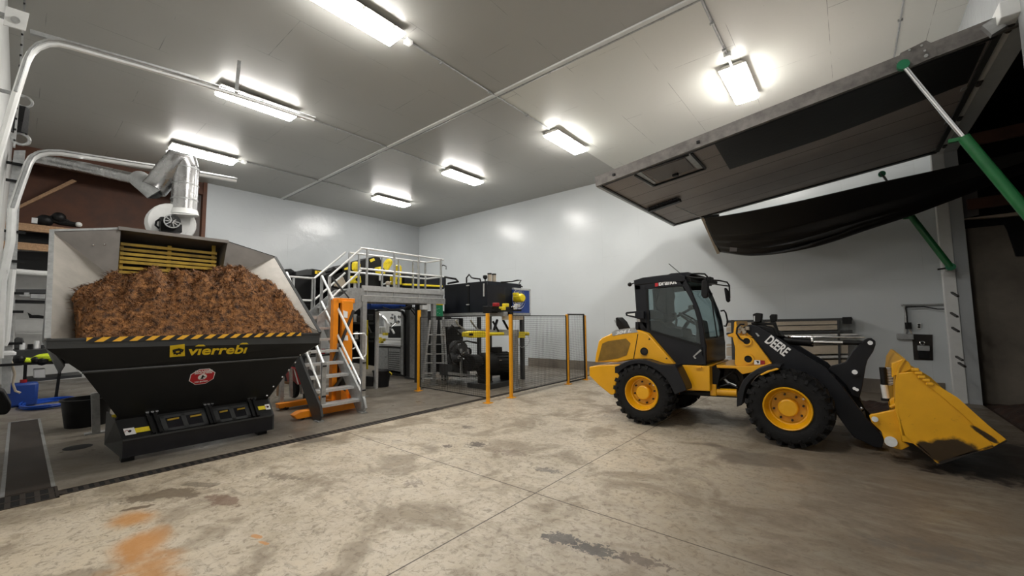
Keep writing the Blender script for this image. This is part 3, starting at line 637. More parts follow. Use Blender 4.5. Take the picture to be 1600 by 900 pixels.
# front
F0L, F0R = at(73, 531, 0, -6.28), at(500, 521, 0, -6.28); F1L, F1R = at(72, 545, 0, -6.28), at(499, 536, 0, -6.28)
F2L, F2R = at(128, 581, 0, -6.50), at(466, 558, 0, -6.50); F3L, F3R = at(184, 650, 0, -6.98), at(420, 622, 0, -6.98)
F2R.z = F2L.z = (F2L.z+F2R.z)/2; F3R.z = F3L.z = (F3L.z+F3R.z)/2
mb = MB(); mb.sheet([F0L, F0R, F1R, F1L], .03); mb.bar(F0L+Vector((-.03,0,0)), F0R+Vector((-.03,0,0)), .09, .02); mb.build('front_rim', 'hopper2', H)
s0, s1 = at(135, 531, 0, -6.27), at(470, 522, 0, -6.27)
MB().bar(s0+Vector((.006, 0, .0)), s1+Vector((.006, 0, .0)), .012, .05).build('hazard_tape', 'hazard', H)
MB().sheet([F1L, F1R, F2R, F2L], .02).build('upper_front_panel', 'hopper', H)
MB().sheet([F2L, F2R, F3R, F3L], .02).build('lower_front_panel', 'hopper', H)
MB().tube([F2L+Vector((.008,0,0)), F2R+Vector((.008,0,0))], .016, 8).build('fold_edge', 'hopper2', H)
# lower side plates closing the trough
SB = Vector((-8.2, .9, .75)); SB2 = Vector((-8.2, 2.3, .75))
mb = MB(); mb.sheet([F1L, F2L, Vector((-8.2, .33, 1.3))], .012); mb.sheet([F2L, F3L, SB], .012); mb.sheet([F2L, SB, Vector((-8.2, .33, 1.3))], .012); mb.build('lower_side', 'hopper2', H)
mb = MB(); mb.sheet([F1R, F2R, Vector((-8.2, 2.85, 1.3))], .012); mb.sheet([F2R, F3R, SB2], .012); mb.sheet([F2R, SB2, Vector((-8.2, 2.85, 1.3))], .012); mb.build('lower_side', 'hopper2', H)
mb = MB()
for x, y in ((101, 554), (122, 576), (134, 585), (151, 601), (167, 617), (485, 551), (469, 554), (461, 566), (451, 578), (441, 589), (427, 604), (417, 618), (472, 538)):
    mb.ball(at(x, y, 0, -6.45-(y-550)*.006), .016, 8)
each(mb, 'bolt', 'chrome', H)
# box with inspection windows
TL, TR, BLw, BRw = at(180, 657, 0, -7.0), at(418, 628, 0, -7.0), at(192, 688, 0, -6.80), at(426, 652, 0, -6.80)
TR.z = TL.z; BRw.z = BLw.z
BOTL, BOTR = Vector((-6.80, BLw.y, .06)), Vector((-6.80, BRw.y, .06))
def fp(u, v, off=0.):
    p = TL.lerp(TR, u).lerp(BLw.lerp(BRw, u), v); n = (TR-TL).cross(BLw-TL).normalized(); n = n if n.x > 0 else -n; return p+n*off
MB().sheet([TL, TR, BRw, BLw], .02).build('inspection_cover', 'hopper', H)
MB().sheet([BLw, BRw, BOTR, BOTL], .02).build('kick_panel', 'black_gloss', H)
MB().bar(BLw+Vector((.01,0,0)), BRw+Vector((.01,0,0)), .03, .02).build('lower_ledge', 'hopper2', H)
mb = MB(); mb.sheet([TL, BLw, BOTL, Vector((-7.8, TL.y, .06)), Vector((-7.8, TL.y, TL.z))], .02); mb.sheet([TR, BRw, BOTR, Vector((-7.8, TR.y, .06)), Vector((-7.8, TR.y, TR.z))], .02); each(mb, 'box_end', 'hopper2', H)
mb = MB(); mb.sheet([F3L, F3R, TR, TL], .03); mb.build('seal_band', 'black', H)
for u0, u1 in ((.235, .52), (.575, .83)):
    fr = MB(); wd = (u1-u0)
    def quad(a, b, c, d, off=.012): return [fp(a, b, off), fp(c, b, off), fp(c, d, off), fp(a, d, off)]
    for a, b, c, d in ((u0, .14, u1, .27), (u0, .80, u1, .93), (u0, .14, u0+.03, .93), (u1-.03, .14, u1, .93), ((u0+u1)/2-.015, .14, (u0+u1)/2+.015, .93)):
        fr.sheet(quad(a, b, c, d), .012)
    f = fr.build('window_frame', 'hopper2', H)
    gl = MB(); gl.sheet([fp(u0+.02, .2, .006), fp(u1-.02, .2, .006), fp(u1-.02, .85, .006), fp(u0+.02, .85, .006)], .004); gl.build('window_pane', 'black_gloss', f)
    rr = MB()
    for k in range(2): rr.bar(fp(u0+.04+k*wd*.5, .38, .012), fp(u0+wd*.5-.03+k*wd*.5, .36, .012), .02, .02)
    each(rr, 'roller', bpy.data.materials['chain_yellow'], f)
for u in (.175, .215, .535, .56, .845, .88):
    MB().bar(fp(u, -.02, .02), fp(u, .98, .02), .03, .05, (1,0,0)).build('rib', 'black', H)
mb = MB()
for u in (.17, .20, .225, .525, .55, .575, .84, .865, .89): mb.cyl(fp(u, -.03, .02), fp(u, -.03, .07), .017, 8)
each(mb, 'hinge_bolt', 'chrome', H)
def sticker(u0, u1, v0, v1, wf, left=True):
    MB().sheet([fp(u0, v0, .014), fp(u1, v0, .014), fp(u1, v1, .014), fp(u0, v1, .014)], .002).build('warning_sticker', 'lemon' , H)
    a, b = (u0, u0+(u1-u0)*wf) if left else (u1-(u1-u0)*wf, u1)
    s = MB().sheet([fp(a, v0-.05, .017), fp(b, v0-.05, .017), fp(b, v1+.05, .017), fp(a, v1+.05, .017)], .002).build('warning_sticker', 'white', H)
    s['label'] = 'white pictogram sticker'
    c = (a+b)/2; MB().cyl(fp(c, (v0+v1)/2, .017), fp(c, (v0+v1)/2, .022), .016, 10).build('pictogram', 'black', s)
    MB().tube(arc(fp(c-(b-a)*.3, (v0+v1)/2, .02), .016, 0, 2*PI, 10, (0,1,0), (0,0,1)), .003, 4).build('pictogram', 'redpaint', s)
sticker(.02, .16, .55, .78, .42); sticker(.90, .995, .40, .62, .4, False)
for y in (TL.y+.12, TR.y-.10): MB().bb((-7.0, y-.06, 0), (-6.87, y+.06, .08)).build('foot', 'black', H)
mb = MB(); mb.bar((-9.0, .84, 0.02), (-9.0, .80, .62), .09, .09); mb.build('rear_leg', 'galv', H)
mb = MB(); mb.bar(at(197, 690, 0, -7.9), at(170, 655, 0, -7.9), .10, .06); mb.build('side_strut', 'galv', H)
MB().bb((-9.1, .72, 0), (-8.95, .95, .02)).build('base_plate', 'galv', H)
MB().tube(px([(175, 652), (186, 649), (195, 651)], 0, -7.3), .03, 8).build('valve', 'lemon', H)
# logo, sign
n1 = (F1R-F1L).cross(F2L-F1L).normalized(); n1 = n1 if n1.x > 0 else -n1
xd = (F1R-F1L).normalized(); yd = n1.cross(xd).normalized()
def onf(x, y, p0, n, off=.004): return hit(x, y, p0, n)+n*off
lp = [onf(x, y, F1L, n1) for x, y in ((265.5, 540), (288.5, 537.5), (289, 556), (265, 558))]
lb = MB().sheet(lp, .003).build('logo_badge', 'logo_yel', H, bevel=.004)
cc = onf(277.5, 549, F1L, n1, .008); gear = MB()
gear.tube(arc(cc, .028, 0, 2*PI, 16, xd, yd), .009, 5)
for k in range(8): a = 2*PI*k/8; gear.box(cc+(xd*math.cos(a)+yd*math.sin(a))*.04, (.008, .016, .016))
for sx in (-1, 1): gear.sheet([cc+xd*.0+yd*.03+n1*.003, cc+xd*.055*sx+yd*.035+n1*.003, cc+xd*.05*sx+yd*.01+n1*.003], .002)
gear.sheet([cc-xd*.05+yd*.036+n1*.003, cc+xd*.05+yd*.036+n1*.003, cc+yd*.058+n1*.003], .002)
gear.build('gear_emblem', 'hopper', lb)
o = onf(293, 554.5, F1L, n1); e = onf(385, 549, F1L, n1)
tx = text('logo_lettering', 'v\u0131erreb\u0131', .205, o, xd, yd, 'logo_yel', H, bold=.022)
bx = [v.co.x for v in tx.data.vertices]; ys_ = [v.co.y for v in tx.data.vertices]; W0 = max(ys_)-min(ys_); k = (e.y-o.y)/W0
for v in tx.data.vertices: v.co.y = min(ys_)+(v.co.y-min(ys_))*k
for x, y in ((313.5, 539.3), (381.5, 536.3)):
    c = onf(x, y, F1L, n1, .006); MB().sheet([c+xd*.052-yd*.012, c+xd*.03+yd*.012, c-xd*.03+yd*.012, c-xd*.052-yd*.012], .003).build('letter_cap', 'logo_yel', H)
n2 = (F2R-F2L).cross(F3L-F2L).normalized(); n2 = n2 if n2.x > 0 else -n2; x2 = Vector((0,1,0)); x2 = (x2-n2*n2.dot(x2)).normalized(); y2 = n2.cross(x2).normalized(); xd = x2
c = onf(316, 588, F2L, n2, .004); 
def octa(r, off): return [c+n2*off+(xd*math.cos(PI/8+PI/4*i)+y2*math.sin(PI/8+PI/4*i))*r for i in range(8)]
sg = MB().sheet(octa(.145, 0), .003).build('danger_sign', 'white', H); sg['label'] = 'red octagonal danger sign'
MB().sheet(octa(.135, .004), .002).build('sign_face', 'red', sg)
ORG[sg.name] = ORG[H.name]
text('sign_lettering', 'DANGER', .048, c+n2*.008+y2*.082, xd, y2, 'white', sg, bold=.03, align='CENTER')
text('sign_lettering', 'CONFINED SPACE', .022, c+n2*.008+y2*.058, xd, y2, 'white', sg, bold=.03, align='CENTER', sx=1.05)
text('sign_lettering', 'NO ENTRY', .028, c+n2*.008-y2*.092, xd, y2, 'white', sg, bold=.03, align='CENTER')
MB().cyl(c+n2*.004, c+n2*.009-y2*.0, .048, 20).build('sign_disc', 'white', sg)
mb = MB(); k = c+n2*.011; mb.cyl(k+y2*.026, k+y2*.026+n2*.002, .010, 8); mb.bar(k+y2*.015, k-y2*.012, .004, .020, xd); mb.bar(k-y2*.01, k-y2*.036+xd*.012, .004, .009, xd); mb.bar(k-y2*.01, k-y2*.034-xd*.014, .004, .009, xd); mb.bar(k+y2*.012, k+xd*.028, .004, .008, xd); mb.build('sign_figure', 'black', sg)

# mulch
prof = [(100, 530), (106, 500), (108, 474), (120, 457), (150, 446), (180, 437), (225, 431), (265, 430), (300, 429), (345, 424), (372, 425), (400, 438), (430, 455), (449, 478), (458, 500), (462, 518), (468, 535)]
ridge = sorted([(lambda q: (q.y, q.z))(at(x, y, 0, -7.25)) for x, y in prof])
def R(y):
    if y <= ridge[0][0]: return ridge[0][1]
    for (a, za), (b, zb) in zip(ridge, ridge[1:]):
        if y <= b: return za+(zb-za)*(y-a)/(b-a)
    return ridge[-1][1]
from mathutils import noise as mn
def hz(x, y):
    t = min(1, max(0, (-6.33-x)/.92)); yy = 1.575+(y-1.575)*(1+ .06*(1-t)); s = math.sin(t*PI/2)**.8
    # front foot of the pile narrows to the spilled outline
    z = 1.47+(R(yy)-1.47)*s
    if x < -7.25: z -= (-7.25-x)**2*.25
    p = Vector((x, y, 0))
    z += .085*mn.fractal(p*2.6, 1., 2., 4)*(.3+t) + .13*mn.noise(p*6)*min(1, t*5) + .07*abs(mn.noise(p*14))*min(1, t*5)
    return z
mb = MB(); nx, ny = 90, 130; y0, y1 = .30, 2.93
vs = [(-6.33-(1.95)*i/nx, y0+(y1-y0)*j/ny, 0) for i in range(nx+1) for j in range(ny+1)]
vs = [(x, y, max(hz(x, y), 1.25)) for x, y, z in vs]
mb.add(vs, [(i*(ny+1)+j, i*(ny+1)+j+1, (i+1)*(ny+1)+j+1, (i+1)*(ny+1)+j) for i in range(nx) for j in range(ny)])
for k in range(17000):
    x = -6.34-1.35*random.random(); y = .36+2.5*random.random(); z = hz(x, y)
    if z < 1.47: continue
    L = .03+.07*random.random(); a = random.random()*2*PI; e = random.uniform(-.1, .6); d = Vector((math.cos(a)*math.cos(e), math.sin(a)*math.cos(e), math.sin(e)))
    s = Vector((-d.y, d.x, .3)).normalized()*.0035; p = Vector((x, y, z-.006)); q = p+d*L*.5+Vector((0, 0, .008)); r = p+d*L+Vector((0, 0, -.006*random.random()))
    mb.add([p-s, p+s, q+s, q-s, r], [(0,1,2,3), (3,2,4)])
M['mulch'] = mat('shredded_bark', (.03, .011, .004), .85, col2=(.37, .165, .055), scale=15, bump=.9, bscale=60)
tag(mb.build('shredded_mulch', 'mulch', smooth=False), 'heap of shredded brown bark fibre filling the hopper', 'mulch', kind='stuff')

# ------------------------------------------------------------------ stairs and platform
XA, XB_ = -8.5, -9.25
ST = thing('access_stair', (-8., 3.7, 0), 'grey metal stair with white handrails climbing behind the hopper to the platform', 'stair')
YL, YR2 = 3.30, 4.10
zt = 1.80; xl = -6.98; xt = xl-zt*.93
for nm, y in (('left', YL), ('right', YR2)):
    P = [(xl+.02, y, 0), (xl+.12, y, .10), (xl+.06, y, .26), (xt, y, zt+.10), (xt, y, zt-.14), (xl-.16, y, .0)]
    MB().prism([Vector(p)-Vector((0, .02, 0)) for p in P], (0, .04, 0)).build('stringer', 'hopper2' if nm == 'left' else 'galv', ST)
for k in range(8):
    z = .22*(k+1); x = xl-z*.93+.03
    m_ = MB().box((x-.02, (YL+YR2)/2, z), (.24, YR2-YL-.04, .045)); m_.build('tread', 'alu', ST)
for y, post in ((YL, at(506, 569, 1, YL)), (YR2, at(568, 564, 1, YR2))):
    top = at(448, 426, 1, YL) if y == YL else at(503, 431, 1, YR2)
    m0 = Vector((post.x, y, post.z-.50)); m1 = Vector((top.x-.02, y, top.z-.52))
    MB().tube([top, post], .024, 8).build('handrail', 'alu_bright', ST)
    MB().tube([m1, m0], .022, 8).build('midrail', 'alu_bright', ST)
    MB().bar(Vector((post.x, y, .08 if y == YR2 else .30)), Vector((post.x, y, post.z+.03)), .045, .07).build('handrail_post', 'galv', ST)
    MB().bar(Vector((top.x, y, zt-.1)), Vector((top.x, y, top.z)), .045, .05).build('handrail_post', 'galv', ST)
    for q in (post, m0): MB().cyl(q+Vector((.03, -.03, -.03)), q+Vector((.03, .03, -.03)), .014, 8).build('bolt', 'black', ST)
for y in (YL, YR2): MB().bb((xl-.08, y-.05, 0), (xl+.08, y+.05, .02)).build('foot_plate', 'galv', ST)
MB().bb((XA, YL-.02, zt-.10), (XB_, YR2+.25, zt)).build('landing', 'galv', ST)
for p in ((XB_+.04, YL), (XB_+.04, YR2+.2), (XA-.04, YL), (XA-.04, YR2+.2)): MB().bar((p[0], p[1], 0), (p[0], p[1], zt-.1), .07, .07).build('landing_leg', 'galv', ST)
zr = at(491, 435, 0, XB_).z; ya = at(491, 435, 0, XB_).y
for dz in (0, -.5): MB().tube([(XB_, YL-.1, zr+dz), (XB_, ya, zr+dz)], .022, 8).build('landing_rail', 'alu_bright', ST)
for y in (YL-.1, (YL+ya)/2, ya-.03): MB().bar((XB_, y, zt-.1), (XB_, y, zr), .045, .045).build('landing_post', 'galv', ST)
MB().tube([(XB_, YL-.1, zr), (XA, YL-.05, zr)], .022, 8).build('landing_rail', 'alu_bright', ST)
# upper flight along +Y
zp = 2.42
for X in (XA, XB_):
    pb = at(515, 432, 0, XA) if X == XA else at(491, 435, 0, XB_); pt = at(565, 388, 0, XA) if X == XA else at(540, 394, 0, XB_)
    MB().tube([pb, pt], .022, 8).build('upper_handrail', 'alu_bright', ST)
    d = Vector((0, 0, -.5)); MB().tube([pb+d, pt+d], .022, 8).build('upper_midrail', 'alu_bright', ST)
    MB().bar((X, pb.y, zt-.1), pb, .045, .05).build('handrail_post', 'galv', ST)
    MB().prism([(X, pt.y+.05, zp), (X, pt.y-.25, zp), (X, pb.y-.25, zt-.02), (X, pb.y-.25, zt-.28), (X, pb.y+.1, zt-.25), (X, pt.y+.1, zp-.35)], (.03, 0, 0)).build('upper_stringer', 'galv', ST)
for k in range(3): MB().box(((XA+XB_)/2, 4.35+.22*k, zt+.2*(k+1)), (abs(XA-XB_), .2, .04)).build('tread', 'alu', ST)

PL = thing('platform', (-8.9, 6.2, 0), 'raised grey steel work platform with white guard rails', 'platform')
p0 = at(565, 448, 0, XA); p1 = at(693, 458, 0, XA); PY0, PY1 = p0.y, p1.y
MB().bb((XA, PY0, zp-.16), (XB_, PY1, zp-.02)).build('deck', 'galv', PL)
MB().bb((XA+.03, PY0, zp-.05), (XA, PY1, zp+.07)).build('toe_board', 'alu', PL)
MB().bb((XA+.05, PY0-.02, zp-.30), (XA-.05, PY1+.02, zp-.16)).build('edge_beam', 'galv', PL)
MB().bb((XA+.05, PY0+.02, zp-.165), (XA+.06, PY1, zp-.15)).build('beam_flange', 'alu_bright', PL)
MB().bb((XB_+.05, PY0, zp-.30), (XB_-.05, PY1, zp-.16)).build('edge_beam', 'galv', PL)
ZT = 3.34
for X in (XA, XB_):
    for z in (ZT, ZT-.47): MB().tube([(X, PY0-(.05 if X == XA else -.1), z), (X, PY1, z)], .023, 8).build('guard_rail', 'alu_bright', PL)
    ys = [at(x, 440, 0, XA).y for x in (573, 616, 654, 689)] if X == XA else [PY0+.1, PY0+.35, PY0+1.0, PY0+1.5, PY1-.45, PY1-.03]
    for y in ys: MB().bar((X, y, zp-.28), (X, y, ZT), .05, .035).build('guard_post', 'galv', PL)
for z in (ZT, ZT-.47): MB().tube([(XA, PY1, z), (XB_, PY1, z)], .023, 8).build('guard_rail', 'alu_bright', PL)
c2 = Vector((-8.3, 6.9, 0))
yc1 = at(567, 560, 0, XA).y; yc2 = at(677, 560, 0, XA).y
for y in (yc1, yc2):
    MB().bar((XA, y, 0), (XA, y, zp-.3), .10, .10).build('column', 'galv', PL); MB().bb((XA-.1, y-.1, 0), (XA+.1, y+.1, .015)).build('base_plate', 'galv', PL)
for y in (yc1+.1, PY1-.3): MB().bar((XB_, y, 0), (XB_, y, zp-.3), .09, .09).build('column', 'hopper2', PL)
q = at(585, 603, 2, 0); MB().bar((q.x+.4, q.y-.2, 0), (q.x+.4, q.y-.2, zp-.5), .07, .07).build('column', 'alu', PL)
MB().bar((XA, yc1, zp-.62), (XB_-.5, yc1+.7, zp-.62), .05, .05).build('cross_tie', 'alu', PL)
MB().bar(at(545, 466, 0, XA+.02), at(518, 432, 0, XA+.02), .03, .03).build('brace_rod', 'hopper2', PL)
MB().tube(px([(689, 418), (692, 414), (697, 416), (697, 421)], 0, XA), .012, 6).build('hook', 'black', PL)

# ------------------------------------------------------------------ machines on and behind the platform
def block(name, mt, poly, X, depth, label=None, cat=None, parent=None, ax=0, group=None, bevel=.01):
    P = px(poly, ax, X); v = [0, 0, 0]; v[ax] = depth
    o = MB().prism(P, v).build(name, mt, parent, bevel=bevel)
    if label and not parent: tag(o, label, cat, group)
    return o
C1 = thing('bale_press', (-12, 4.4, 0), 'black steel machine housing with a small gold logo behind the stair landing', 'machine')
block('left_housing', 'black', [(436, 421), (455, 420), (461, 424), (461, 500), (436, 500)], -11.2, -1.0, parent=C1)
block('housing', 'black', [(462, 424), (480, 421), (488, 420), (516, 424), (516, 470), (508, 500), (462, 500)], -11.0, -1.2, parent=C1)
block('roof_cover', 'hopper2', [(463, 424), (480, 420.5), (488, 421), (487, 430), (463, 431)], -10.97, -.1, parent=C1)
block('lower_housing', 'black', [(478, 476), (505, 478), (500, 492), (478, 494)], -10.9, -.6, parent=C1)
MB().prism(px([(484, 484), (492, 481), (493, 485), (485, 488)], 0, -10.85), (.01, 0, 0)).build('warning_label', 'lemon', C1)
MB().prism(px([(492, 423), (496, 423), (496, 428), (492, 428)], 0, -10.95), (.01, 0, 0)).build('logo_badge', 'logo_yel', C1)
o = at(497, 427.5, 0, -10.93); text('logo_lettering', 'v\u0131errebi', .16, o, (0, 1, 0), (0, 0, 1), 'logo_yel', C1, sx=.85, bold=.02)
MB().bb((-12.2, 3.6, 0), (-12.1, 5.4, 1.9)).build('support_frame', 'hopper2', C1)
for y in (3.75, 5.0): MB().bar((-11.3, y, 0), (-11.3, y, 1.75), .1, .1).build('leg', 'galv', C1)
block('grey_cabinet', 'white_paint', [(478, 494), (515, 497), (515, 588), (478, 592)], -12.6, -.4, 'pale cabinet glimpsed behind the lower stair', 'cabinet')
block('steel_chute', 'galv', [(500, 482), (518, 474), (560, 449), (562, 462), (552, 478), (530, 488), (512, 492), (512, 500), (497, 500), (496, 492)], -9.6, -.5, 'grey steel chute sloping down from the platform end', 'chute')
C2 = thing('conveyor', (-10.3, 6.2, 0), 'black inclined conveyor housings standing above the platform with yellow drives', 'conveyor')
block('incline_housing', 'black', [(508, 430), (520, 424), (543, 412), (549, 412), (549, 455), (530, 452), (515, 448)], -10.2, -.8, parent=C2)
block('drive_cover', 'black', [(516, 423), (522, 417), (527, 420), (536, 419), (536, 426), (520, 430)], -10.2, -.3, parent=C2)
block('discharge_hood', 'black', [(563, 408), (574, 404), (588, 400), (593, 401), (600, 416), (600, 448), (563, 449)], -10.0, -.9, parent=C2)
block('middle_housing', 'black', [(546, 412), (565, 410), (565, 449), (546, 449)], -10.3, -.9, parent=C2)
block('belt_frame', 'black', [(598, 424), (632, 427), (697, 432), (697, 450), (598, 448)], -9.9, -.5, parent=C2)
block('guard_panel', 'navy', [(632, 430), (694, 434), (694, 452), (632, 450)], -9.85, -.1, parent=C2)
block('side_cover', 'beige', [(526, 437), (536, 432), (541, 442), (534, 450), (524, 447)], -10.1, -.1, parent=C2)
block('pipe_guard', 'lemon', [(628, 443), (690, 446), (690, 449), (628, 446)], -9.8, .06, parent=C2)
for X, y in ((-10.4, 5.6), (-10.4, 7.6)): MB().bar((X, y, 0), (X, y, 2.4), .1, .1).build('support_leg', 'hopper2', C2)
block('warning_label', 'lemon', [(577, 406), (584, 403), (586, 407), (579, 410)], -9.98, .01, parent=C2)
block('warning_label', 'lemon', [(538, 419), (544, 417), (544, 421), (538, 422)], -9.95, .01, parent=C2)
def gearmotor(base, top, r, X, label, box):
    t = thing('gearmotor', at(*base, 0, X), label, 'motor', 'yellow gearmotors on the platform')
    a, b = at(*base, 0, X), at(*top, 0, X); n = (b-a).normalized(); L = (b-a).length
    MB().lathe([(0, 0), (r*.9, 0), (r*.9, L*.12), (r*.7, L*.14), (r*.7, L*.22), (r, L*.24), (r, L*.85), (r*.93, L*.93), (r*.5, L), (0, L)], a, n, 18).build('motor_body', 'lemon', t)
    f = MB()
    for k in range(10):
        ang = 2*PI*k/10; o1 = n.orthogonal().normalized(); o2 = n.cross(o1); d = o1*math.cos(ang)+o2*math.sin(ang)
        f.bar(a+n*L*.28+d*r, a+n*L*.8+d*r, .012, .02, d)
    f.build('cooling_fins', 'lemon', t)
    g = px(box, 0, X+.05); MB().prism(g, (-.22, 0, 0)).build('gearbox', 'lemon', t, bevel=.02)
    c = sum(g, Vector())/len(g); MB().cyl(c+Vector((0, 0, 0)), c+Vector((.03, 0, 0)), r*.45, 14).build('shaft_cover', 'black', t)
    MB().cyl(c+Vector((-.1, 0, -.28)), c+Vector((-.1, 0, -.1)), r*.4, 12).build('output_shaft', 'alu', t)
    return t
gearmotor((556.5, 426), (556.5, 409), .095, -9.5, 'left yellow gearmotor standing upright above the platform rail', [(551, 431), (564, 431), (565, 442), (552, 442)])
gearmotor((596, 427), (610, 406), .095, -9.5, 'middle yellow gearmotor tilted up against the black hood', [(592, 417), (601, 416), (604, 425), (594, 428)])
gearmotor((622, 430), (622, 414), .085, -9.55, 'right yellow gearmotor standing upright over the belt frame', [(616, 431), (628, 431), (628, 445), (616, 444)])
C3 = thing('valve_block', at(606, 443, 0, -9.5), 'small pale valve with fittings on the platform deck between the yellow motors', 'valve')
MB().ball(at(606, 443, 0, -9.5), .07).build('body', 'beige', C3); MB().bar(at(599, 444, 0, -9.5), at(611, 440, 0, -9.5), .03, .03).build('handle', 'white_paint', C3)
MB().cyl(at(606, 449, 0, -9.5), at(606, 444, 0, -9.5), .045, 10).build('base', 'alu', C3)

# machine under the platform
P4 = thing('forming_machine', (-11, 7.6, 0), 'grey framed machine with a black window arch under the platform', 'machine')
Y4 = 7.5
def yb(name, mt, poly, Y, d, parent=None, **k): return block(name, mt, poly, Y, d, parent=parent, ax=1, **k)
yb('lower_cabinet', 'hopper2', [(588, 541), (626, 542), (626, 584), (588, 578)], Y4, 1.2, P4)
yb('cabinet_door', 'galv', [(590, 543), (606, 544), (606, 578), (590, 576)], Y4-.02, .02, P4)
yb('louvre_door', 'galv', [(607, 544), (625, 545), (625, 581), (607, 578)], Y4-.02, .02, P4)
mb = MB()
for k in range(9): a = at(608, 550+3.2*k, 1, Y4-.03); b = at(624, 550.6+3.4*k, 1, Y4-.03); mb.bar(a, b, .012, .02)
mb.build('louvres', 'hopper2', P4)
MB().ball(at(603, 558, 1, Y4-.04), .022, 8).build('door_knob', 'chrome', P4)
yb('right_post', 'galv', [(626, 488), (630, 490), (630, 586), (626, 585)], Y4-.02, .08, P4)
MB().tube(px([(587, 545), (587, 487), (592, 484), (620, 484), (629, 487), (633, 495), (633, 588)], 1, Y4-.15), .045, 8).build('window_arch', 'black', P4)
yb('back_panel', 'white_paint', [(589, 487), (626, 487), (626, 540), (589, 540)], Y4+1.3, .05, P4)
yb('table', 'alu', [(588, 537), (626, 539), (626, 542), (588, 540)], Y4-.05, .9, P4)
yb('rail_bar', 'alu', [(588, 529), (626, 530), (626, 532), (588, 531)], Y4-.05, .05, P4)
yb('black_slide', 'black', [(607, 510), (626, 509), (626, 528), (606, 528)], Y4+.4, .4, P4)
yb('side_housing', 'hopper2', [(632, 479), (640, 480), (640, 590), (632, 588)], 7.35, .5, P4)
yb('grey_column', 'galv', [(640, 482), (651, 483), (651, 592), (640, 590)], 7.3, .4, P4)
yb('top_beam', 'alu', [(572, 478), (590, 479), (590, 482), (572, 481)], 7.0, .1, P4)
yb('rear_housing', 'black', [(652, 486), (702, 486), (702, 590), (652, 588)], 8.9, .1, P4)
yb('rear_housing', 'black', [(560, 484), (588, 484), (588, 580), (560, 577)], 9.2, .1, P4)
MB().cyl(at(592, 510, 1, Y4+.2), at(592, 495, 1, Y4+.2), .16, 20).build('accumulator', 'galv', P4)
MB().ball(at(592, 494, 1, Y4+.2), .15, 14, (1, 1, .7)).build('accumulator_cap', 'alu', P4)
MB().tube(px([(598, 495), (603, 500), (606, 506), (606, 520)], 1, Y4+.1), .05, 8).build('pipe', 'alu_bright', P4)
MB().tube(px([(613, 492), (617, 494), (618, 504), (612, 509), (611, 514)], 1, Y4+.1), .04, 8).build('pipe', 'chrome', P4)
MB().bar(at(611, 512, 1, Y4+.35), at(616, 521, 1, Y4+.35), .05, .04).build('clamp', 'alu_bright', P4)
yb('sensor_box', 'white_paint', [(590, 512), (596, 511), (597, 522), (590, 522)], Y4, .2, P4)
for x, y in ((592, 529), (598, 531), (602, 522), (595, 534)): MB().box(at(x, y, 1, Y4-.1), (.16, .1, .08)).build('valve', 'lemon', P4)
for x, y in ((612, 497), (624, 495), (622, 503), (610, 506)): MB().ball(at(x, y, 1, Y4+.2), .06, 10).build('fitting', 'chrome', P4)
yb('base_frame', 'hopper2', [(632, 588), (652, 592), (652, 596), (632, 592)], 7.3, .6, P4)
mb = MB(); mb.bb((-12.0, 7.5, 0), (-10.3, 8.6, .16)); mb.build('plinth', 'black', P4)
C5 = thing('hydraulic_cylinder', at(605, 474, 0, -10.0), 'thick blue hydraulic cylinder lying under the platform deck', 'cylinder')
MB().cyl(at(576, 477, 0, -9.8), at(630, 477.5, 0, -9.8), .11, 20).build('barrel', 'blue', C5)
MB().cyl(at(632, 477.5, 0, -9.8), at(640, 478, 0, -9.8), .125, 18).build('end_cap', 'black', C5)
MB().ball(at(642, 472, 0, -9.75), .08, 10).build('fitting', 'chrome', C5)
MB().tube(px([(598, 480), (610, 484), (625, 483), (640, 478), (650, 486), (655, 493)], 0, -9.6), .018, 6).build('hose', 'black', C5)
MB().tube(px([(625, 479), (632, 482), (640, 481), (650, 494), (652, 505)], 0, -9.65), .015, 6).build('hose', 'black', C5)
tag(MB().prism(px([(588, 465), (630, 466), (634, 470), (588, 470)], 0, -10.3), (-.1, 0, 0)).build('pale_guard_panel', 'white_paint'), 'pale guard strip above the blue cylinder', 'panel')
block('control_box', 'white_paint', [(660, 470), (672, 470), (672, 484), (660, 484)], -9.45, -.25, 'white control box hanging under the platform right end', 'box')
# ladder with green cap
LD = thing('step_ladder', (-8.5, 7.5, 0), 'grey step ladder with a green top leaning by the platform column', 'ladder')
lx = -8.5
def lp3(x, y, X=lx): return at(x, y, 0, X)
for a, b in (((672, 500), (660, 597)), ((692.5, 495), (699.5, 599)), ((689, 500), (694, 594)), ((682, 500), (676, 590))): MB().bar(lp3(*a), lp3(*b), .035, .05).build('rail', 'alu', LD)
for y, xa, xb in ((523, 669, 694), (538, 667, 695), (553, 665, 695), (567, 664, 696), (583, 662, 698), (591, 661, 698)): MB().bar(lp3(xa, y), lp3(xb, y), .06, .025).build('step', 'alu_bright' if y % 2 else 'galv', LD)
block('top_panel', 'greendk', [(681, 477), (692, 477), (692.5, 495), (681, 494)], lx+.02, -.1, parent=LD)
block('top_cap', 'lemon', [(680, 473), (693, 474), (693, 477), (680, 476)], lx+.04, -.15, parent=LD)
for k, (x, y) in enumerate(((683, 483), (686, 482), (684, 488), (687, 490))): MB().box(lp3(x, y, lx+.03), (.004, .03, .006)).build('print_mark', 'white', LD)
BN = thing('black_bin', (-9.3, 6.1, 0), 'black plastic bin on the floor beneath the platform', 'bin')
q = at(596, 604, 2, 0)
MB().lathe([(0, 0), (.18, 0), (.22, .38), (.235, .38), (.235, .42), (.2, .42), (0, .05)], (q.x, q.y, 0), (0, 0, 1), 20).build('body', 'black', BN)
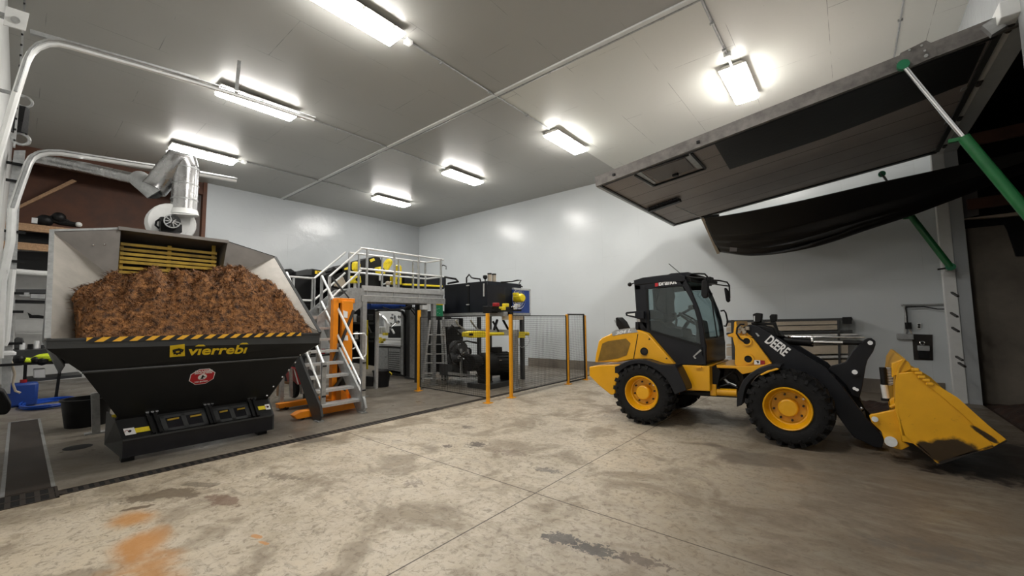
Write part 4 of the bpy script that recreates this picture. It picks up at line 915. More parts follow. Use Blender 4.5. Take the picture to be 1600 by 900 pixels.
MB().tube([(q.x+.22, q.y+.08, .38), (q.x+.26, q.y+.12, .34), (q.x+.22, q.y+.15, .30)], .015, 6).build('handle', 'lemon', BN)
block('black_crate', 'black', [(571, 588), (584, 589), (584, 604), (571, 604)], -9.3, -.4, 'low black crate between the stair foot and the bin', 'crate')

# ------------------------------------------------------------------ orange stacker
SK = thing('pallet_stacker', (-7.7, 4.1, 0), 'orange pallet stacker with tall mast standing behind the stair', 'stacker')
XS = -7.95
yy0, yy1 = at(521, 500, 0, XS).y, at(550, 500, 0, XS).y
zt_ = at(540, 466, 0, XS).z
y_in = at(533, 500, 0, XS).y
MB().bb((XS, yy0, .1), (XS-.12, yy0+.10, zt_-.04)).build('mast_channel', 'lift_orange', SK)
MB().bb((XS+.04, y_in, .1), (XS-.14, yy1, zt_-.05)).build('mast_cover', 'lift_orange', SK, bevel=.01)
MB().bb((XS, yy0+.05, zt_-.10), (XS-.16, yy1+.06, zt_)).build('mast_head', 'lift_orange', SK, bevel=.01)
MB().bb((XS-.05, yy0+.09, .1), (XS-.07, y_in, zt_-.1)).build('lift_chain', 'black', SK)
MB().tube(arc((XS+.06, yy1-.02, 1.20), .09, -PI/2, PI/2, 8, (0, 1, 0), (0, 0, 1)), .014, 6).build('upper_handle', 'alu', SK)
MB().tube([(XS+.05, yy1, 1.42), (XS+.05, yy1+.25, 1.42), (XS+.05, yy1+.3, 1.36), (XS+.05, yy1+.3, .98), (XS+.05, yy1+.24, .92), (XS+.05, yy1, .92)], .017, 6).build('push_handle', 'alu_bright', SK)
for z0, z1, o in ((.9, 1.9, 1), (.35, .85, -1)): MB().bar((XS+.06, yy0, z0), (XS+.06, yy1, z1), .03, .05).build('brace', 'hopper2', SK)
MB().prism(px([(533, 608), (540, 612), (546, 636), (533, 637)], 0, XS+.3), (-.2, 0, 0)).build('wheel_guard', 'lift_orange', SK)
MB().prism(px([(555, 618), (563, 617), (567, 621), (566, 634), (570, 637), (560, 640), (556, 634)], 0, XS+.35), (-.25, 0, 0)).build('wheel_guard', 'lift_orange', SK, bevel=.01)
MB().bb((XS-.15, yy0-.05, .04), (XS+.2, yy1+.1, .14)).build('base', 'lift_orange', SK)
for a, b in (((437, 639), (490, 629)), ((470, 655), (497, 648))):
    q0, q1 = at(a[0], a[1], 2, .0), at(b[0], b[1], 2, .0); d = (q1-q0).normalized()
    e = Vector((0, 1, 0))
    f = MB(); yq = q0.y
MB().prism([(-8.55, 3.22, .04), (-8.5, 3.18, .14), (-8.5, 4.2, .16), (-8.5, 4.2, .04)], (.14, 0, 0)).build('fork', 'lift_orange', SK, bevel=.01)
MB().prism([(-7.45, 3.08, .03), (-7.45, 3.02, .10), (-7.45, 3.12, .15), (-7.45, 4.2, .16), (-7.45, 4.2, .04)], (.16, 0, 0)).build('fork', 'lift_orange', SK, bevel=.01)
for x, y in ((-8.43, 3.35), (-7.37, 3.2), (-7.9, 4.5)): MB().cyl((x-.03, y, .04), (x+.03, y, .04), .04, 12).build('roller_wheel', 'black', SK)
MB().prism(px([(536, 485), (543, 487), (543, 497), (537, 496)], 0, XS+.045), (.004, 0, 0)).build('instruction_label', 'white', SK)
MB().prism(px([(537, 524), (543, 524), (544, 532), (538, 532)], 0, XS+.045), (.004, 0, 0)).build('instruction_label', 'white', SK)
MB().cyl((XS-.02, yy0+.2, .15), (XS-.02, yy0+.2, .55), .09, 16).build('pump_motor', 'black', SK)

WB = thing('wheelbarrow', (-9.3, 3.6, 0), 'red wheelbarrow with grey legs seen between hopper and stair', 'wheelbarrow')
XW = -9.0
block('tray', 'redpaint', [(459, 577), (471, 575), (477, 598), (476, 601), (465, 601)], XW, -.5, parent=WB)
block('tray_rim', 'white_paint', [(458, 576), (460, 576), (467, 600), (465, 601)], XW+.02, .01, parent=WB)
for a, b in (((454, 575), (455, 620)), ((472, 600), (472, 615))): MB().bar(at(*a, 0, XW), at(*b, 0, XW), .06, .05).build('leg', 'galv', WB)
MB().lathe([(0, -.04), (.17, -.04), (.19, 0), (.17, .04), (0, .04)], at(460, 608, 0, XW-.2), (0, 1, 0), 20).build('wheel', 'rubber', WB)
MB().bar(at(437, 596, 0, XW-.1), at(455, 599, 0, XW-.1), .05, .05).build('handle', 'wood', WB)
tag(MB().bar(at(437, 598, 0, XW-.3), at(437, 618, 0, XW-.3), .09, .09).build('wooden_post', 'wood'), 'short wooden post behind the hopper right corner', 'post')
GP = thing('gas_cylinder', at(481, 622, 2, 0), 'grey round canister on the floor just left of the stair stringer', 'canister'); q = at(481, 626, 2, 0)
MB().lathe([(0, 0), (.1, 0), (.1, .55), (.08, .62), (.03, .66), (0, .66)], (q.x, q.y, 0), (0, 0, 1), 18).build('body', 'hopper2', GP)
MB().cyl((q.x, q.y, .64), (q.x, q.y, .74), .025, 10).build('valve', 'alu', GP)

# ------------------------------------------------------------------ big black press with radiator
PR = thing('hydraulic_power_unit', (-8, 8.4, 0), 'large black cabinet with blue radiator standing on a grey steel frame', 'machine')
cx, cy, z0, z1 = -7.25, 7.75, 1.88, 2.70
yfar = at(815, 470, 0, cx).y; xfar = at(694, 470, 1, cy).x
MB().bb((xfar, cy, z0), (cx, yfar, z1)).build('tank_cabinet', 'navy', PR, bevel=.015)
for xq in (732,): q = at(xq, 465, 1, cy-.01); MB().bb((q.x-.03, cy-.015, z0+.02), (q.x+.03, cy, z1)).build('door_gap', 'black', PR)
for y in (446, 476): q = at(731, y, 1, cy-.03); MB().box(q, (.10, .03, .03)).build('latch', 'alu', PR)
q = at(756, 450, 1, cy-.02); MB().bb((q.x-.02, cy-.03, q.z-.22), (q.x+.02, cy-.01, q.z+.12)).build('level_gauge', 'alu', PR)
q = at(775, 465, 0, cx); MB().bb((cx, q.y-.35, z0+.12), (cx+.012, q.y+.35, z1-.1)).build('access_panel', 'black_gloss', PR)
for x in (765, 772): q = at(x, 437, 0, cx-.2); MB().cyl((q.x, q.y, z1), (q.x, q.y, z1+.22), .055, 16).build('filter', 'beige', PR)
for x in (765, 772): q = at(x, 437, 0, cx-.2); MB().cyl((q.x, q.y, z1+.2), (q.x, q.y, z1+.24), .06, 16).build('filter_cap', 'black', PR)
q = at(758, 434, 0, cx-.2); MB().lathe([(.02, 0), (.06, .03), (.06, .10), (.0, .12)], (q.x, q.y, z1+.06), (0, 0, 1), 14).build('breather', 'black', PR); MB().cyl((q.x, q.y, z1), (q.x, q.y, z1+.08), .015, 8).build('breather_neck', 'black', PR)
MB().tube(px([(729, 446), (729, 434), (733, 429), (737, 434), (742, 435), (750, 436), (751, 441)], 1, cy+.1), .022, 7).build('hose', 'black', PR)
MB().tube(px([(783, 441), (800, 440), (808, 438), (814, 438), (810, 445), (816, 448)], 0, cx), .02, 7).build('hose', 'black', PR)
MB().tube(px([(695, 433), (712, 436), (716, 440), (700, 443)], 1, cy+.2), .03, 7).build('pipe', 'black', PR)
# radiator
rx = cx+.05; ra, rb, rc, rd = at(802, 450, 0, rx), at(828, 447, 0, rx), at(828, 486, 0, rx), at(802, 485, 0, rx)
yr0, yr1 = ra.y, rb.y; zr0, zr1 = z0-.05, 2.52
MB().bb((rx, yr0, zr0), (rx-.25, yr1-.05, zr1)).build('radiator_core', 'blue', PR)
MB().bb((rx-.28, yr1-.05, zr0), (rx+.02, yr1, zr1+.05)).build('radiator_frame', 'alu', PR)
MB().bb((rx-.28, yr0, zr1), (rx+.02, yr1, zr1+.05)).build('radiator_frame', 'alu', PR)
MB().bb((rx-.28, yr0, zr0-.06), (rx+.02, yr1, zr0)).build('radiator_frame', 'alu', PR)
fc = at(811, 467, 0, rx+.06); rr_ = .28
g = MB(); 
for k in range(24): a = 2*PI*k/24; g.bar(fc+Vector((0, math.cos(a)*.06, math.sin(a)*.06)), fc+Vector((-.02, math.cos(a)*rr_, math.sin(a)*rr_)), .008, .012, (1,0,0))
for r in (.12, .2, rr_): g.tube(arc(fc, r, 0, 2*PI, 28, (0,1,0), (0,0,1)), .007, 5)
g.build('fan_guard', 'chrome', PR)
MB().lathe([(0, 0), (.11, 0), (.12, .05), (.12, .26), (.09, .32), (0, .34)], at(806, 466, 0, rx+.06), Vector((1, -.25, -.02)), 20).build('fan_motor', 'lemon', PR)
q = at(806, 459.5, 0, rx+.25); MB().box(q, (.14, .12, .07)).build('terminal_box', 'lemon', PR, bevel=.01)
# frame
for x0, x1, y_, nm in ((xfar-.1, cx+.6, cy-.02, 'frame_beam'),): MB().bar((x0, y_, z0-.06), (x1, y_, z0-.06), .08, .10).build(nm, 'galv', PR)
MB().bar((cx+.05, cy-.02, z0-.06), (cx+.05, yfar+.3, z0-.06), .08, .10).build('frame_beam', 'galv', PR)
for x, y in ((xfar, cy), (cx, cy+.05), (cx, yfar), (xfar, yfar)): MB().bar((x, y, 0), (x, y, z0-.1), .1, .1).build('frame_leg', 'hopper2', PR)
lg = at(805, 607, 2, 0)
MB().bar((lg.x, lg.y, 0), (lg.x, lg.y, 1.32), .12, .12).build('front_leg', 'galv', PR); MB().bb((lg.x-.12, lg.y-.12, 0), (lg.x+.12, lg.y+.12, .02)).build('base_plate', 'galv', PR)
MB().bar((lg.x-2.0, lg.y, 1.36), (lg.x+.1, lg.y, 1.36), .10, .14).build('lower_beam', 'galv', PR)
for a, b in (((770, 502), (779, 518)), ((786, 500), (797, 520)), ((777, 500), (772, 515))): MB().bar(at(*a, 0, cx+.3), at(*b, 0, cx+.4), .05, .05).build('strut', 'black', PR)
MB().bar(at(790, 497, 0, cx+.6), at(812, 497, 0, cx+.6), .25, .09).build('bracket', 'beige', PR)
# manifold on beam
MB().bar(at(772, 484, 0, cx+.5), at(812, 485, 0, cx+.5), .12, .05).build('manifold_pipe', 'black', PR)
for x, y, m_ in ((790, 477, 'lemon'), (785, 482, 'lemon'), (803, 481, 'chrome'), (775, 476, 'redpaint'), (797, 490, 'black'), (788, 490, 'galv'), (808, 478, 'alu')):
    MB().box(at(x, y, 0, cx+.55), (.12, .14, .09)).build('valve', m_, PR, bevel=.015)
block('valve_box', 'black', [(768, 478), (781, 478), (781, 489), (768, 489)], cx+.4, -.3, parent=PR)

YC = thing('yellow_ram', at(760, 523, 0, -6.6), 'long yellow hydraulic ram lying level behind the fence posts', 'cylinder')
q0, q1, q2 = at(729, 522, 0, -6.75), at(770, 521, 0, -6.75), at(825, 522, 0, -6.75)
MB().prism(px([(728, 519), (740, 517), (756, 517), (762, 519), (762, 527), (740, 528), (728, 526)], 0, -6.7), (-.14, 0, 0)).build('body', 'lemon', YC, bevel=.015)
MB().cyl(at(760, 522, 0, -6.75), at(800, 521.5, 0, -6.75), .04, 16).build('tube', 'lemon', YC); MB().cyl(at(798, 521.5, 0, -6.75), at(825, 521.5, 0, -6.75), .05, 16).build('end_tube', 'lemon', YC)
MB().prism(px([(810, 518), (820, 518), (821, 528), (811, 528)], 0, -6.7), (-.1, 0, 0)).build('clevis', 'lemon', YC)
MB().prism(px([(733, 521), (739, 521), (739, 524.5), (733, 524.5)], 0, -6.69), (.005, 0, 0)).build('port', 'black', YC)
MB().tube(px([(825, 524), (828, 532), (824, 540), (815, 543), (808, 537)], 0, -6.7), .008, 5).build('cable', 'galv', YC)
EM = thing('electric_motor', (-7.0, 8.0, 0), 'large black ribbed electric motor standing behind the fence', 'motor')
ma, mb_ = at(752, 569, 0, -7.1), at(797, 567, 0, -7.1)
MB().lathe([(0, 0), (.22, 0), (.28, .04), (.29, .3), (.29, (mb_-ma).length-.08), (.26, (mb_-ma).length-.02), (0, (mb_-ma).length)], ma, mb_-ma, 28).build('housing', 'black', EM)
mm = MB(); dd = (mb_-ma).normalized()
for k in range(20): a = 2*PI*k/20; d = Vector((math.cos(a), 0, math.sin(a))); mm.bar(ma+dd*.35+d*.29, mb_-dd*.1+d*.29, .012, .03, d)
mm.build('cooling_fins', 'black', EM)
MB().box(at(776, 547, 0, -7.1), (.2, .22, .16)).build('terminal_box', 'black', EM, bevel=.01)
MB().prism(px([(780, 562), (784, 562), (784, 564), (780, 564)], 0, -6.8), (.004, 0, 0)).build('rating_plate', 'chrome', EM)
MB().bb((-7.5, ma.y-.1, 0), (-6.8, mb_.y, .12)).build('skid', 'hopper2', EM)
MB().lathe([(0, 0), (.2, 0), (.2, .25), (.14, .4), (0, .42)], at(733, 567, 0, -7.1), dd, 20).build('pump', 'black', EM)
for x in (756, 790): q = at(x, 578, 0, -7.1); MB().bb((q.x-.15, q.y-.06, .1), (q.x+.15, q.y+.06, q.z+.05)).build('mount', 'black', EM)
for k, (pts, m_) in enumerate((([(700, 515), (706, 508), (712, 515), (722, 524)], 'black'), ([(708, 540), (702, 552), (706, 566), (718, 575)], 'black'), ([(712, 500), (716, 508), (722, 512), (728, 517)], 'galv'), ([(735, 500), (740, 508), (747, 515)], 'galv'),
                   ([(714, 545), (720, 555), (727, 558), (732, 566)], 'black'), ([(720, 530), (729, 540), (728, 552), (736, 556)], 'hopper2'), ([(704, 545), (714, 535), (730, 533), (745, 536)], 'black'))):
    tag(MB().tube(px(pts, 0, -7.3+.05*k), .022, 6).build('hydraulic_hose', m_), ['hydraulic hose arching nearest the green topped ladder', 'black hydraulic hose looping low beside the ladder', 'grey hydraulic hose hanging left under the black cabinet', 'grey hydraulic hose dropping to the yellow ram', 'black hydraulic hose curling down to the pump', 'dark hose wrapping behind the yellow ram left end', 'long black hose crossing level under the cabinet'][k], 'hose', 'hydraulic hoses')
PU = thing('pump_assembly', (-8.2, 8.0, 0), 'dark pump assembly with pipes and flanges left of the big electric motor', 'pump')
for x, y, r, m_ in ((712, 545, .22, 'hopper2'), (722, 550, .16, 'black'), (706, 560, .16, 'hopper2'), (716, 568, .14, 'black')):
    MB().lathe([(0, 0), (r, 0), (r, .12), (r*.6, .14), (r*.6, .3), (0, .3)], at(x, y, 0, -8.1), (1, -.1, .1), 18).build('flange', m_, PU)
for x, y in ((722, 554), (726, 552), (719, 558)): MB().cyl(at(x-3, y, 0, -7.7), at(x+3, y-1.5, 0, -7.7), .045, 12).build('coupling', 'chrome', PU)
block('switch_box', 'galv', [(699, 499), (717, 499), (717, 511), (699, 511)], -8.0, -.2, parent=PU)
block('lower_tank', 'hopper2', [(706, 570), (732, 571), (732, 590), (706, 588)], -8.0, -.5, parent=PU)
block('dark_back_panel', 'black', [(700, 497), (724, 497), (724, 590), (700, 588)], -8.6, -.1, parent=PU)
for x in (720, 731): MB().bar(at(x, 545, 0, -7.8), at(x+1, 590, 0, -7.8), .05, .05).build('stand', 'galv', PU)
MB().bar(at(700, 583, 0, -7.9), at(744, 588, 0, -7.6), .06, .06).build('base_rail', 'galv', PU)
MB().tube(px([(744, 585), (752, 593), (760, 597), (770, 596)], 0, -6.8), .015, 6).build('cable', 'black', PU)

# ------------------------------------------------------------------ safety fence
FX = -5.73
def fpost(x, y, z, label, foot=True):
    t = thing('fence_post', (x, y, 0), label, 'post', 'yellow safety fence posts')
    MB().box((x, y, z/2), (.06, .06, z)).build('upright', 'orange', t, bevel=.004)
    MB().box((x, y, .006), (.15, .15, .012)).build('foot_plate', 'orange', t)
    for zz in (.35, .7, 1.1, 1.5):
        if zz < z: MB().box((x+.0, y+.035, zz), (.035, .02, .07)).build('clamp', 'black', t)
    return t
fpost(-5.74, 6.13, 1.81, 'thickest nearest yellow fence post, left of the pair by the drain')
fpost(-5.73, 6.85, 1.79, 'yellow fence post right of the nearest one, in front of the power unit')
fpost(-5.73, 9.15, 1.80, 'yellow fence post at the left of the narrow black gate')
fpost(-5.73, 10.08, 1.78, 'yellow fence post at the far end, right of the narrow black gate')
fpost(-8.08, 6.2, 1.93, 'yellow fence post standing alone before the grey column under the platform')
def fence(p, q, z0, z1, label, frame=.02, name='mesh_fence', cell=.055):
    p, q = Vector(p), Vector(q); t = thing(name, (p+q)/2, label, 'fence', 'black mesh fence panels'); L = (q-p).length; d = (q-p)/L
    mb = MB(); n = int(L/cell)
    for i in range(1, n): a = p+d*(L*i/n); mb.bar(a+Vector((0,0,z0)), a+Vector((0,0,z1)), .0035, .0035, d)
    k = int((z1-z0)/(cell*.8))
    for i in range(1, k): z = z0+(z1-z0)*i/k; mb.bar(p+Vector((0,0,z)), q+Vector((0,0,z)), .0035, .0035)
    mb.build('wire_mesh', 'wire', t, smooth=False)
    U = Vector((0, 0, 1))
    for a, b in ((p+U*z0, p+U*z1), (q+U*z0, q+U*z1), (p+U*z0, q+U*z0), (p+U*z1, q+U*z1)): MB().bar(a, b, frame, frame, d if a.z != b.z else (0,0,1)).build('frame_bar', 'wire', t)
    return t
fence((FX, 6.91, 0), (FX, 9.10, 0), .10, 1.76, 'long see-through black mesh panel between the power unit and the narrow gate')
fence((FX, 9.2, 0), (FX, 10.03, 0), .05, 1.80, 'narrow gate with thick black frame at the far end of the fence', .035)
fence((FX-.05, 6.14, 0), (-8.02, 6.2, 0), .10, 1.76, 'black mesh panel running left from the thickest yellow post to the lone post')

# valve rack glimpsed behind the orange mast
VR = thing('valve_rack', (-10.6, 5.6, 0), 'dark rack of valves and bottles between the orange mast and the platform column', 'rack')
XV = -10.6
block('back_plate', 'black', [(548, 472), (566, 476), (586, 478), (586, 572), (548, 566)], XV-.3, -.1, parent=VR)
block('shelf', 'hopper2', [(550, 503), (584, 504), (584, 507), (550, 506)], XV, -.25, parent=VR)
block('shelf', 'hopper2', [(550, 531), (584, 532), (584, 535), (550, 534)], XV, -.25, parent=VR)
block('upright', 'lemon', [(573.5, 500), (575.5, 500), (575.5, 577), (573.5, 577)], XV+.2, -.05, parent=VR)
for x, y in ((555, 500), (557, 527)): MB().cyl(at(x, y+3, 0, XV-.1), at(x, y-9, 0, XV-.1), .05, 12).build('bottle', 'alu_bright', VR)
for x, y in ((561, 498), (578, 496), (563, 522), (580, 524), (568, 545)): MB().box(at(x, y, 0, XV-.05), (.1, .14, .16)).build('valve_body', 'hopper2', VR, bevel=.01)
MB().bar(at(562, 480, 0, XV+.1), at(580, 520, 0, XV+.1), .03, .03).build('brace', 'galv', VR); MB().bar((XV-.2, 5.6, 0), (XV-.2, 5.6, .9), .1, .1).build('leg', 'black', VR)
LT = thing('parts_table', (-11.5, 4.0, 0), 'cluttered grey table with small bottles seen between hopper and lower stair treads', 'table')
block('table_top', 'hopper2', [(478, 556), (520, 552), (520, 555), (478, 559)], -11.2, -.6, parent=LT)
for x in (480, 517): MB().bar(at(x, 558, 0, -11.3), Vector((-11.3, at(x, 558, 0, -11.3).y, 0)), .05, .05).build('leg', 'hopper2', LT)
block('dark_crate', 'black', [(486, 540), (500, 539), (500, 554), (486, 555)], -11.3, -.3, parent=LT)
for k, x in enumerate((505, 510, 515)): MB().cyl(at(x, 554, 0, -11.3), at(x, 545-k, 0, -11.3), .05, 10).build('bottle', ['redpaint', 'alu', 'white_paint'][k], LT)

# ------------------------------------------------------------------ wheel loader
LO = thing('wheel_loader', (-1.5, 7.2, 0), 'yellow and charcoal compact wheel loader with cab and raised nose bucket', 'loader')
YO, YI = 6.30, 8.12            # outer tyre planes, near and far
def lb(name, m, poly, Y, d, parent=None, bevel=.008, **k): return MB().prism(px(poly, 1, Y), (0, d, 0)).build(name, m, parent or LO, bevel=bevel, **k)
def wheel(cx, yo, s, cz=.49):
    R0 = .462; c = Vector((cx, yo, cz)); ax = Vector((0, s, 0)); Wd = .36
    mb = MB(); mb.lathe([(.262, .045), (.275, .02), (.31, .004), (.37, 0), (.42, .012), (.448, .05), (R0, .10), (R0, Wd-.1), (.448, Wd-.05), (.42, Wd-.012), (.3, Wd), (.262, Wd-.04)], c, ax, 48, cap=False)
    n = 22
    for k in range(n):
        for h, o in ((0, 0), (1, .5)):
            a = 2*PI*(k+o)/n; r = Vector((math.cos(a), 0, math.sin(a))); tg = Vector((-math.sin(a), 0, math.cos(a)))
            y0_, y1_ = (.02, Wd*.50) if h == 0 else (Wd*.50, Wd-.02); sk = .05 if h == 0 else -.05
            p = c+ax*y0_+r*(R0-.012 if h == 0 else R0+.004)-tg*(sk if h == 0 else 0); q = c+ax*y1_+r*(R0+.004 if h == 0 else R0-.012)+tg*(0 if h == 0 else sk)
            mb.bar(p, q, .062, .05, r)
            if h == 0: mb.bar(c+ax*.03+r*(R0-.03)-tg*.05, c+ax*.01+r*(R0-.085)-tg*.055, .06, .03, tg)
    W_ = mb.build('tyre', 'rubber', LO)
    rim = MB().lathe([(.27, .06), (.272, .015), (.262, .0), (.252, .006), (.25, .03), (.238, .05), (.232, .10), (.215, .125), (.20, .13), (.19, .16), (.13, .165), (.12, .165), (.0, .165)], c, ax, 48, cap=False).build('rim', 'yel', W_)
    MB().lathe([(.118, .17), (.116, .10), (.108, .072), (.095, .062), (0, .06)], c, ax, 32).build('hub_cap', 'yel', W_)
    for k in range(8):
        a = 2*PI*k/8+.2; r = Vector((math.cos(a), 0, math.sin(a))); MB().cyl(c+ax*.17+r*.165, c+ax*.135+r*.165, .014, 8).build('wheel_nut', 'worn_steel', W_)
    MB().cyl(c+ax*.13+Vector((.17, 0, .13)), c+ax*.09+Vector((.17, 0, .13)), .012, 8).build('valve_cover', 'chrome', W_)
XRW, XFW = at(1001.5, 620, 1, YO).x, at(1230, 642, 1, YO).x
for x in (XRW, XFW): wheel(x, YO, 1); wheel(x, YI, -1)
for x in (XRW, XFW): MB().cyl((x, YO+.16, .49), (x, YI-.16, .49), .09, 16).build('axle', 'black', LO)
# rear body
YH = 6.52; WH = YI-YH-.22
hood = [(929, 566), (931, 552), (935, 533), (940, 528), (957, 520), (975, 515.5), (997, 515.5), (1012, 520.5), (1055, 570), (1033, 570), (1014, 562), (989, 562), (965, 566)]
lb('engine_hood', 'yel', hood, YH, WH, bevel=.02)
lb('counterweight', 'yel', [(920.5, 573), (934, 571), (967, 569), (972, 580), (962, 600), (961, 617), (954, 617), (936.5, 603), (920.5, 587)], YH-.02, WH+.04, bevel=.015)
lb('hood_grille', 'amber', [(936, 556), (941, 537), (950, 533), (978, 529), (985, 536.5), (979, 555), (965, 560), (934, 565)], YH-.006, .02, bevel=0)
lb('hood_seam', 'black', [(996, 522), (997.3, 522), (990.5, 561), (989.3, 561)], YH-.003, .01, bevel=0)
lb('model_band', 'galv', [(956, 519), (962, 515.5), (991, 511.8), (997, 519.0), (975, 521.5), (957, 525)], YH-.006, .01, bevel=0)
o = at(961.5, 523.2, 1, YH-.008); text('model_number', '304 L', .072, o, at(992, 517.5, 1, YH-.008)-o, (0, 0, 1), 'white', LO, bold=.03, shear=.25, sx=1.75)
MB().cyl(at(1006.5, 549, 1, YH+.02), at(1006.5, 549, 1, YH-.025), .062, 22).build('filler_cap', 'black', LO)
MB().cyl(at(1006.5, 549, 1, YH-.02), at(1006.5, 549, 1, YH-.035), .04, 18).build('filler_cap_centre', 'worn_steel', LO)
for x, y in ((1014.5, 530), (1041.5, 560)): MB().cyl(at(x, y, 1, YH+.02), at(x, y, 1, YH-.006), .013, 10).build('latch', 'worn_steel', LO)
MB().prism(px([(962, 497), (964, 496), (971, 503), (976, 513), (968, 516), (963, 508)], 1, 7.1), (0, .25, 0)).build('exhaust_deflector', 'black', LO)
def fender(outer, inner, y0_, d, m='loader_grey'): return lb('fender', m, outer+inner[::-1], y0_, d)
fender([(960.5, 583), (960.5, 573), (966, 571), (978, 565), (988, 562.3), (998, 561.5), (1010, 562.5), (1031, 569.5), (1055, 571), (1061, 582), (1068, 597), (1071.5, 605), (1072, 610), (1055, 616)],
       [(962, 583), (966, 583.5), (971, 578), (980, 572), (990, 568.8), (998, 568), (1008, 569.5), (1020, 574.5), (1032, 583), (1040, 591), (1046, 600), (1050, 608), (1053, 614), (1054, 616)], YO+.0, .42)
lb('fender', 'loader_grey', [(961, 583), (966, 571), (988, 562.3), (1010, 562.5), (1031, 569.5), (1055, 590), (1050, 592), (1028, 574), (1008, 567), (990, 566), (970, 573)], YI-.42, .42)
lb('chassis_side', 'yel', [(1061, 570), (1108.5, 572), (1109.6, 611.5), (1073, 610), (1068, 597)], 6.60, 1.25, bevel=.01)
lb('chassis_step', 'yel', [(1086, 573.3), (1096, 573.5), (1096, 575.5), (1087, 575.5)], 6.57, .05, bevel=0)
lb('rear_frame', 'black', [(1062, 612), (1160, 613), (1160, 622), (1100, 619), (1062, 616)], 6.85, .7)
lb('centre_joint', 'black', [(1108, 573), (1122, 573), (1126, 580), (1121, 604), (1130, 612), (1109, 611)], 6.75, .9)
# cab
YC0, YC1 = 6.60, 7.86
TH = .06
def both(name, m, poly, th=TH, y0_=YC0, y1_=YC1):
    P = px(poly, 1, y0_); a = MB().prism(P, (0, th, 0)).build(name, m, LO, bevel=.006)
    b = MB().prism([Vector((p.x, y1_-th, p.z)) for p in P], (0, th, 0)).build(name, m, LO, bevel=.006); return a, b
lb('cab_roof', 'loader_grey', [(989.5, 438), (1004, 433.5), (1036, 429.5), (1060, 427.5), (1071, 431), (1070, 440), (1040, 441), (992, 446)], YC0-.01, YC1-YC0+.02, bevel=.015)
lb('roof_hatch', 'loader_grey', [(1042, 429.5), (1048, 427), (1075, 425), (1082, 428), (1075, 432), (1045, 433)], YC0+.08, .9, bevel=.01)
both('roof_rail', 'loader_grey', [(990, 438), (1004, 434), (1050, 430.5), (1062, 431), (1071, 436), (1066, 447), (1050, 447.5), (1009, 452), (992, 453)])
both('front_pillar', 'loader_grey', [(1058, 436), (1064, 431.5), (1071, 436), (1078, 450), (1084, 465), (1091, 482), (1096.6, 500.7), (1100, 520), (1101.5, 540), (1102, 570), (1096, 570), (1095, 538), (1091, 506), (1082, 474), (1070, 452)])
both('rear_pillar', 'loader_grey', [(991, 445), (1009, 447), (1011, 480), (1011, 518), (996, 516), (994, 486)])
MB().prism(px([(991, 445), (997, 445), (999, 516), (996, 516), (994, 486)], 1, YC0+.05), (0, YC1-YC0-.1, 0)).build('rear_window', 'glass', LO)
both('lower_door', 'loader_grey', [(996, 500), (1010, 504), (1015, 517), (1060, 530.5), (1096, 541.5), (1101.5, 540), (1103, 570), (1057, 569.5), (1011, 520.5), (996, 516)])
lb('door_seam', 'black', [(1014, 518.5), (1060, 532), (1096, 543), (1096, 541.5), (1060, 530), (1014, 516.5)], YC0-.006, .008, bevel=0)
lb('door_window_frame', 'black', [(1009, 451), (1012, 451), (1015, 515.5), (1094, 538.5), (1094, 541), (1012, 518)], YC0-.004, .02, bevel=0)
lb('door_handle', 'galv', [(1094, 546), (1096, 548), (1085, 557), (1088, 560), (1086, 561), (1082.5, 557)], YC0-.01, .012, bevel=0)
both('side_window', 'glass', [(1010, 452), (1066, 447), (1082, 475), (1091, 506), (1095, 538), (1062, 530), (1014, 515)], .008, YC0+.02, YC1-.02)
o = at(1029, 446.3, 1, YC0-.004); text('dealer_lettering', 'Brandt', .125, o, at(1053, 443.5, 1, YC0-.004)-o, (0, 0, 1), 'white', LO, bold=.03, sx=.84)
lb('dealer_mark', 'red', [(1023.5, 440.5), (1028.2, 440), (1028.2, 447), (1023.5, 448)], YC0-.006, .005, bevel=0)
# windshield between the front pillars
W = px([(1066, 432), (1071.5, 437), (1084.5, 466), (1097, 501), (1101.5, 530)], 1, YC0+.05); mb = MB(); yy = YC1-.06
mb.add([p for w_ in W for p in (w_, Vector((w_.x, yy, w_.z)))]+[p+Vector((.008, 0, 0)) for w_ in W for p in (w_, Vector((w_.x, yy, w_.z)))],
       [(2*i, 2*i+1, 2*i+3, 2*i+2) for i in range(4)]+[(2*i+10, 2*i+12, 2*i+13, 2*i+11) for i in range(4)])
mb.build('windshield', 'glass', LO)
q = px([(1101, 528), (1104, 540), (1104, 571), (1096, 571), (1096, 528)], 1, YC0+.03); MB().prism(q, (0, YC1-YC0-.06, 0)).build('front_panel', 'black_gloss', LO, bevel=.01)
MB().prism(px([(1064, 432), (1079, 434), (1081, 440), (1070, 440)], 1, YC0+.05), (0, YC1-YC0-.05, 0)).build('front_visor', 'black', LO, bevel=.01)
a = Vector((W[4].x+.02, 7.3, W[4].z)); b = Vector((W[2].x+.03, 7.55, W[2].z)); MB().bar(a, b, .015, .02).build('wiper', 'black', LO); MB().bar(a.lerp(b, .5), b+Vector((-.0, .05, .12)), .012, .03).build('wiper_blade', 'black', LO)
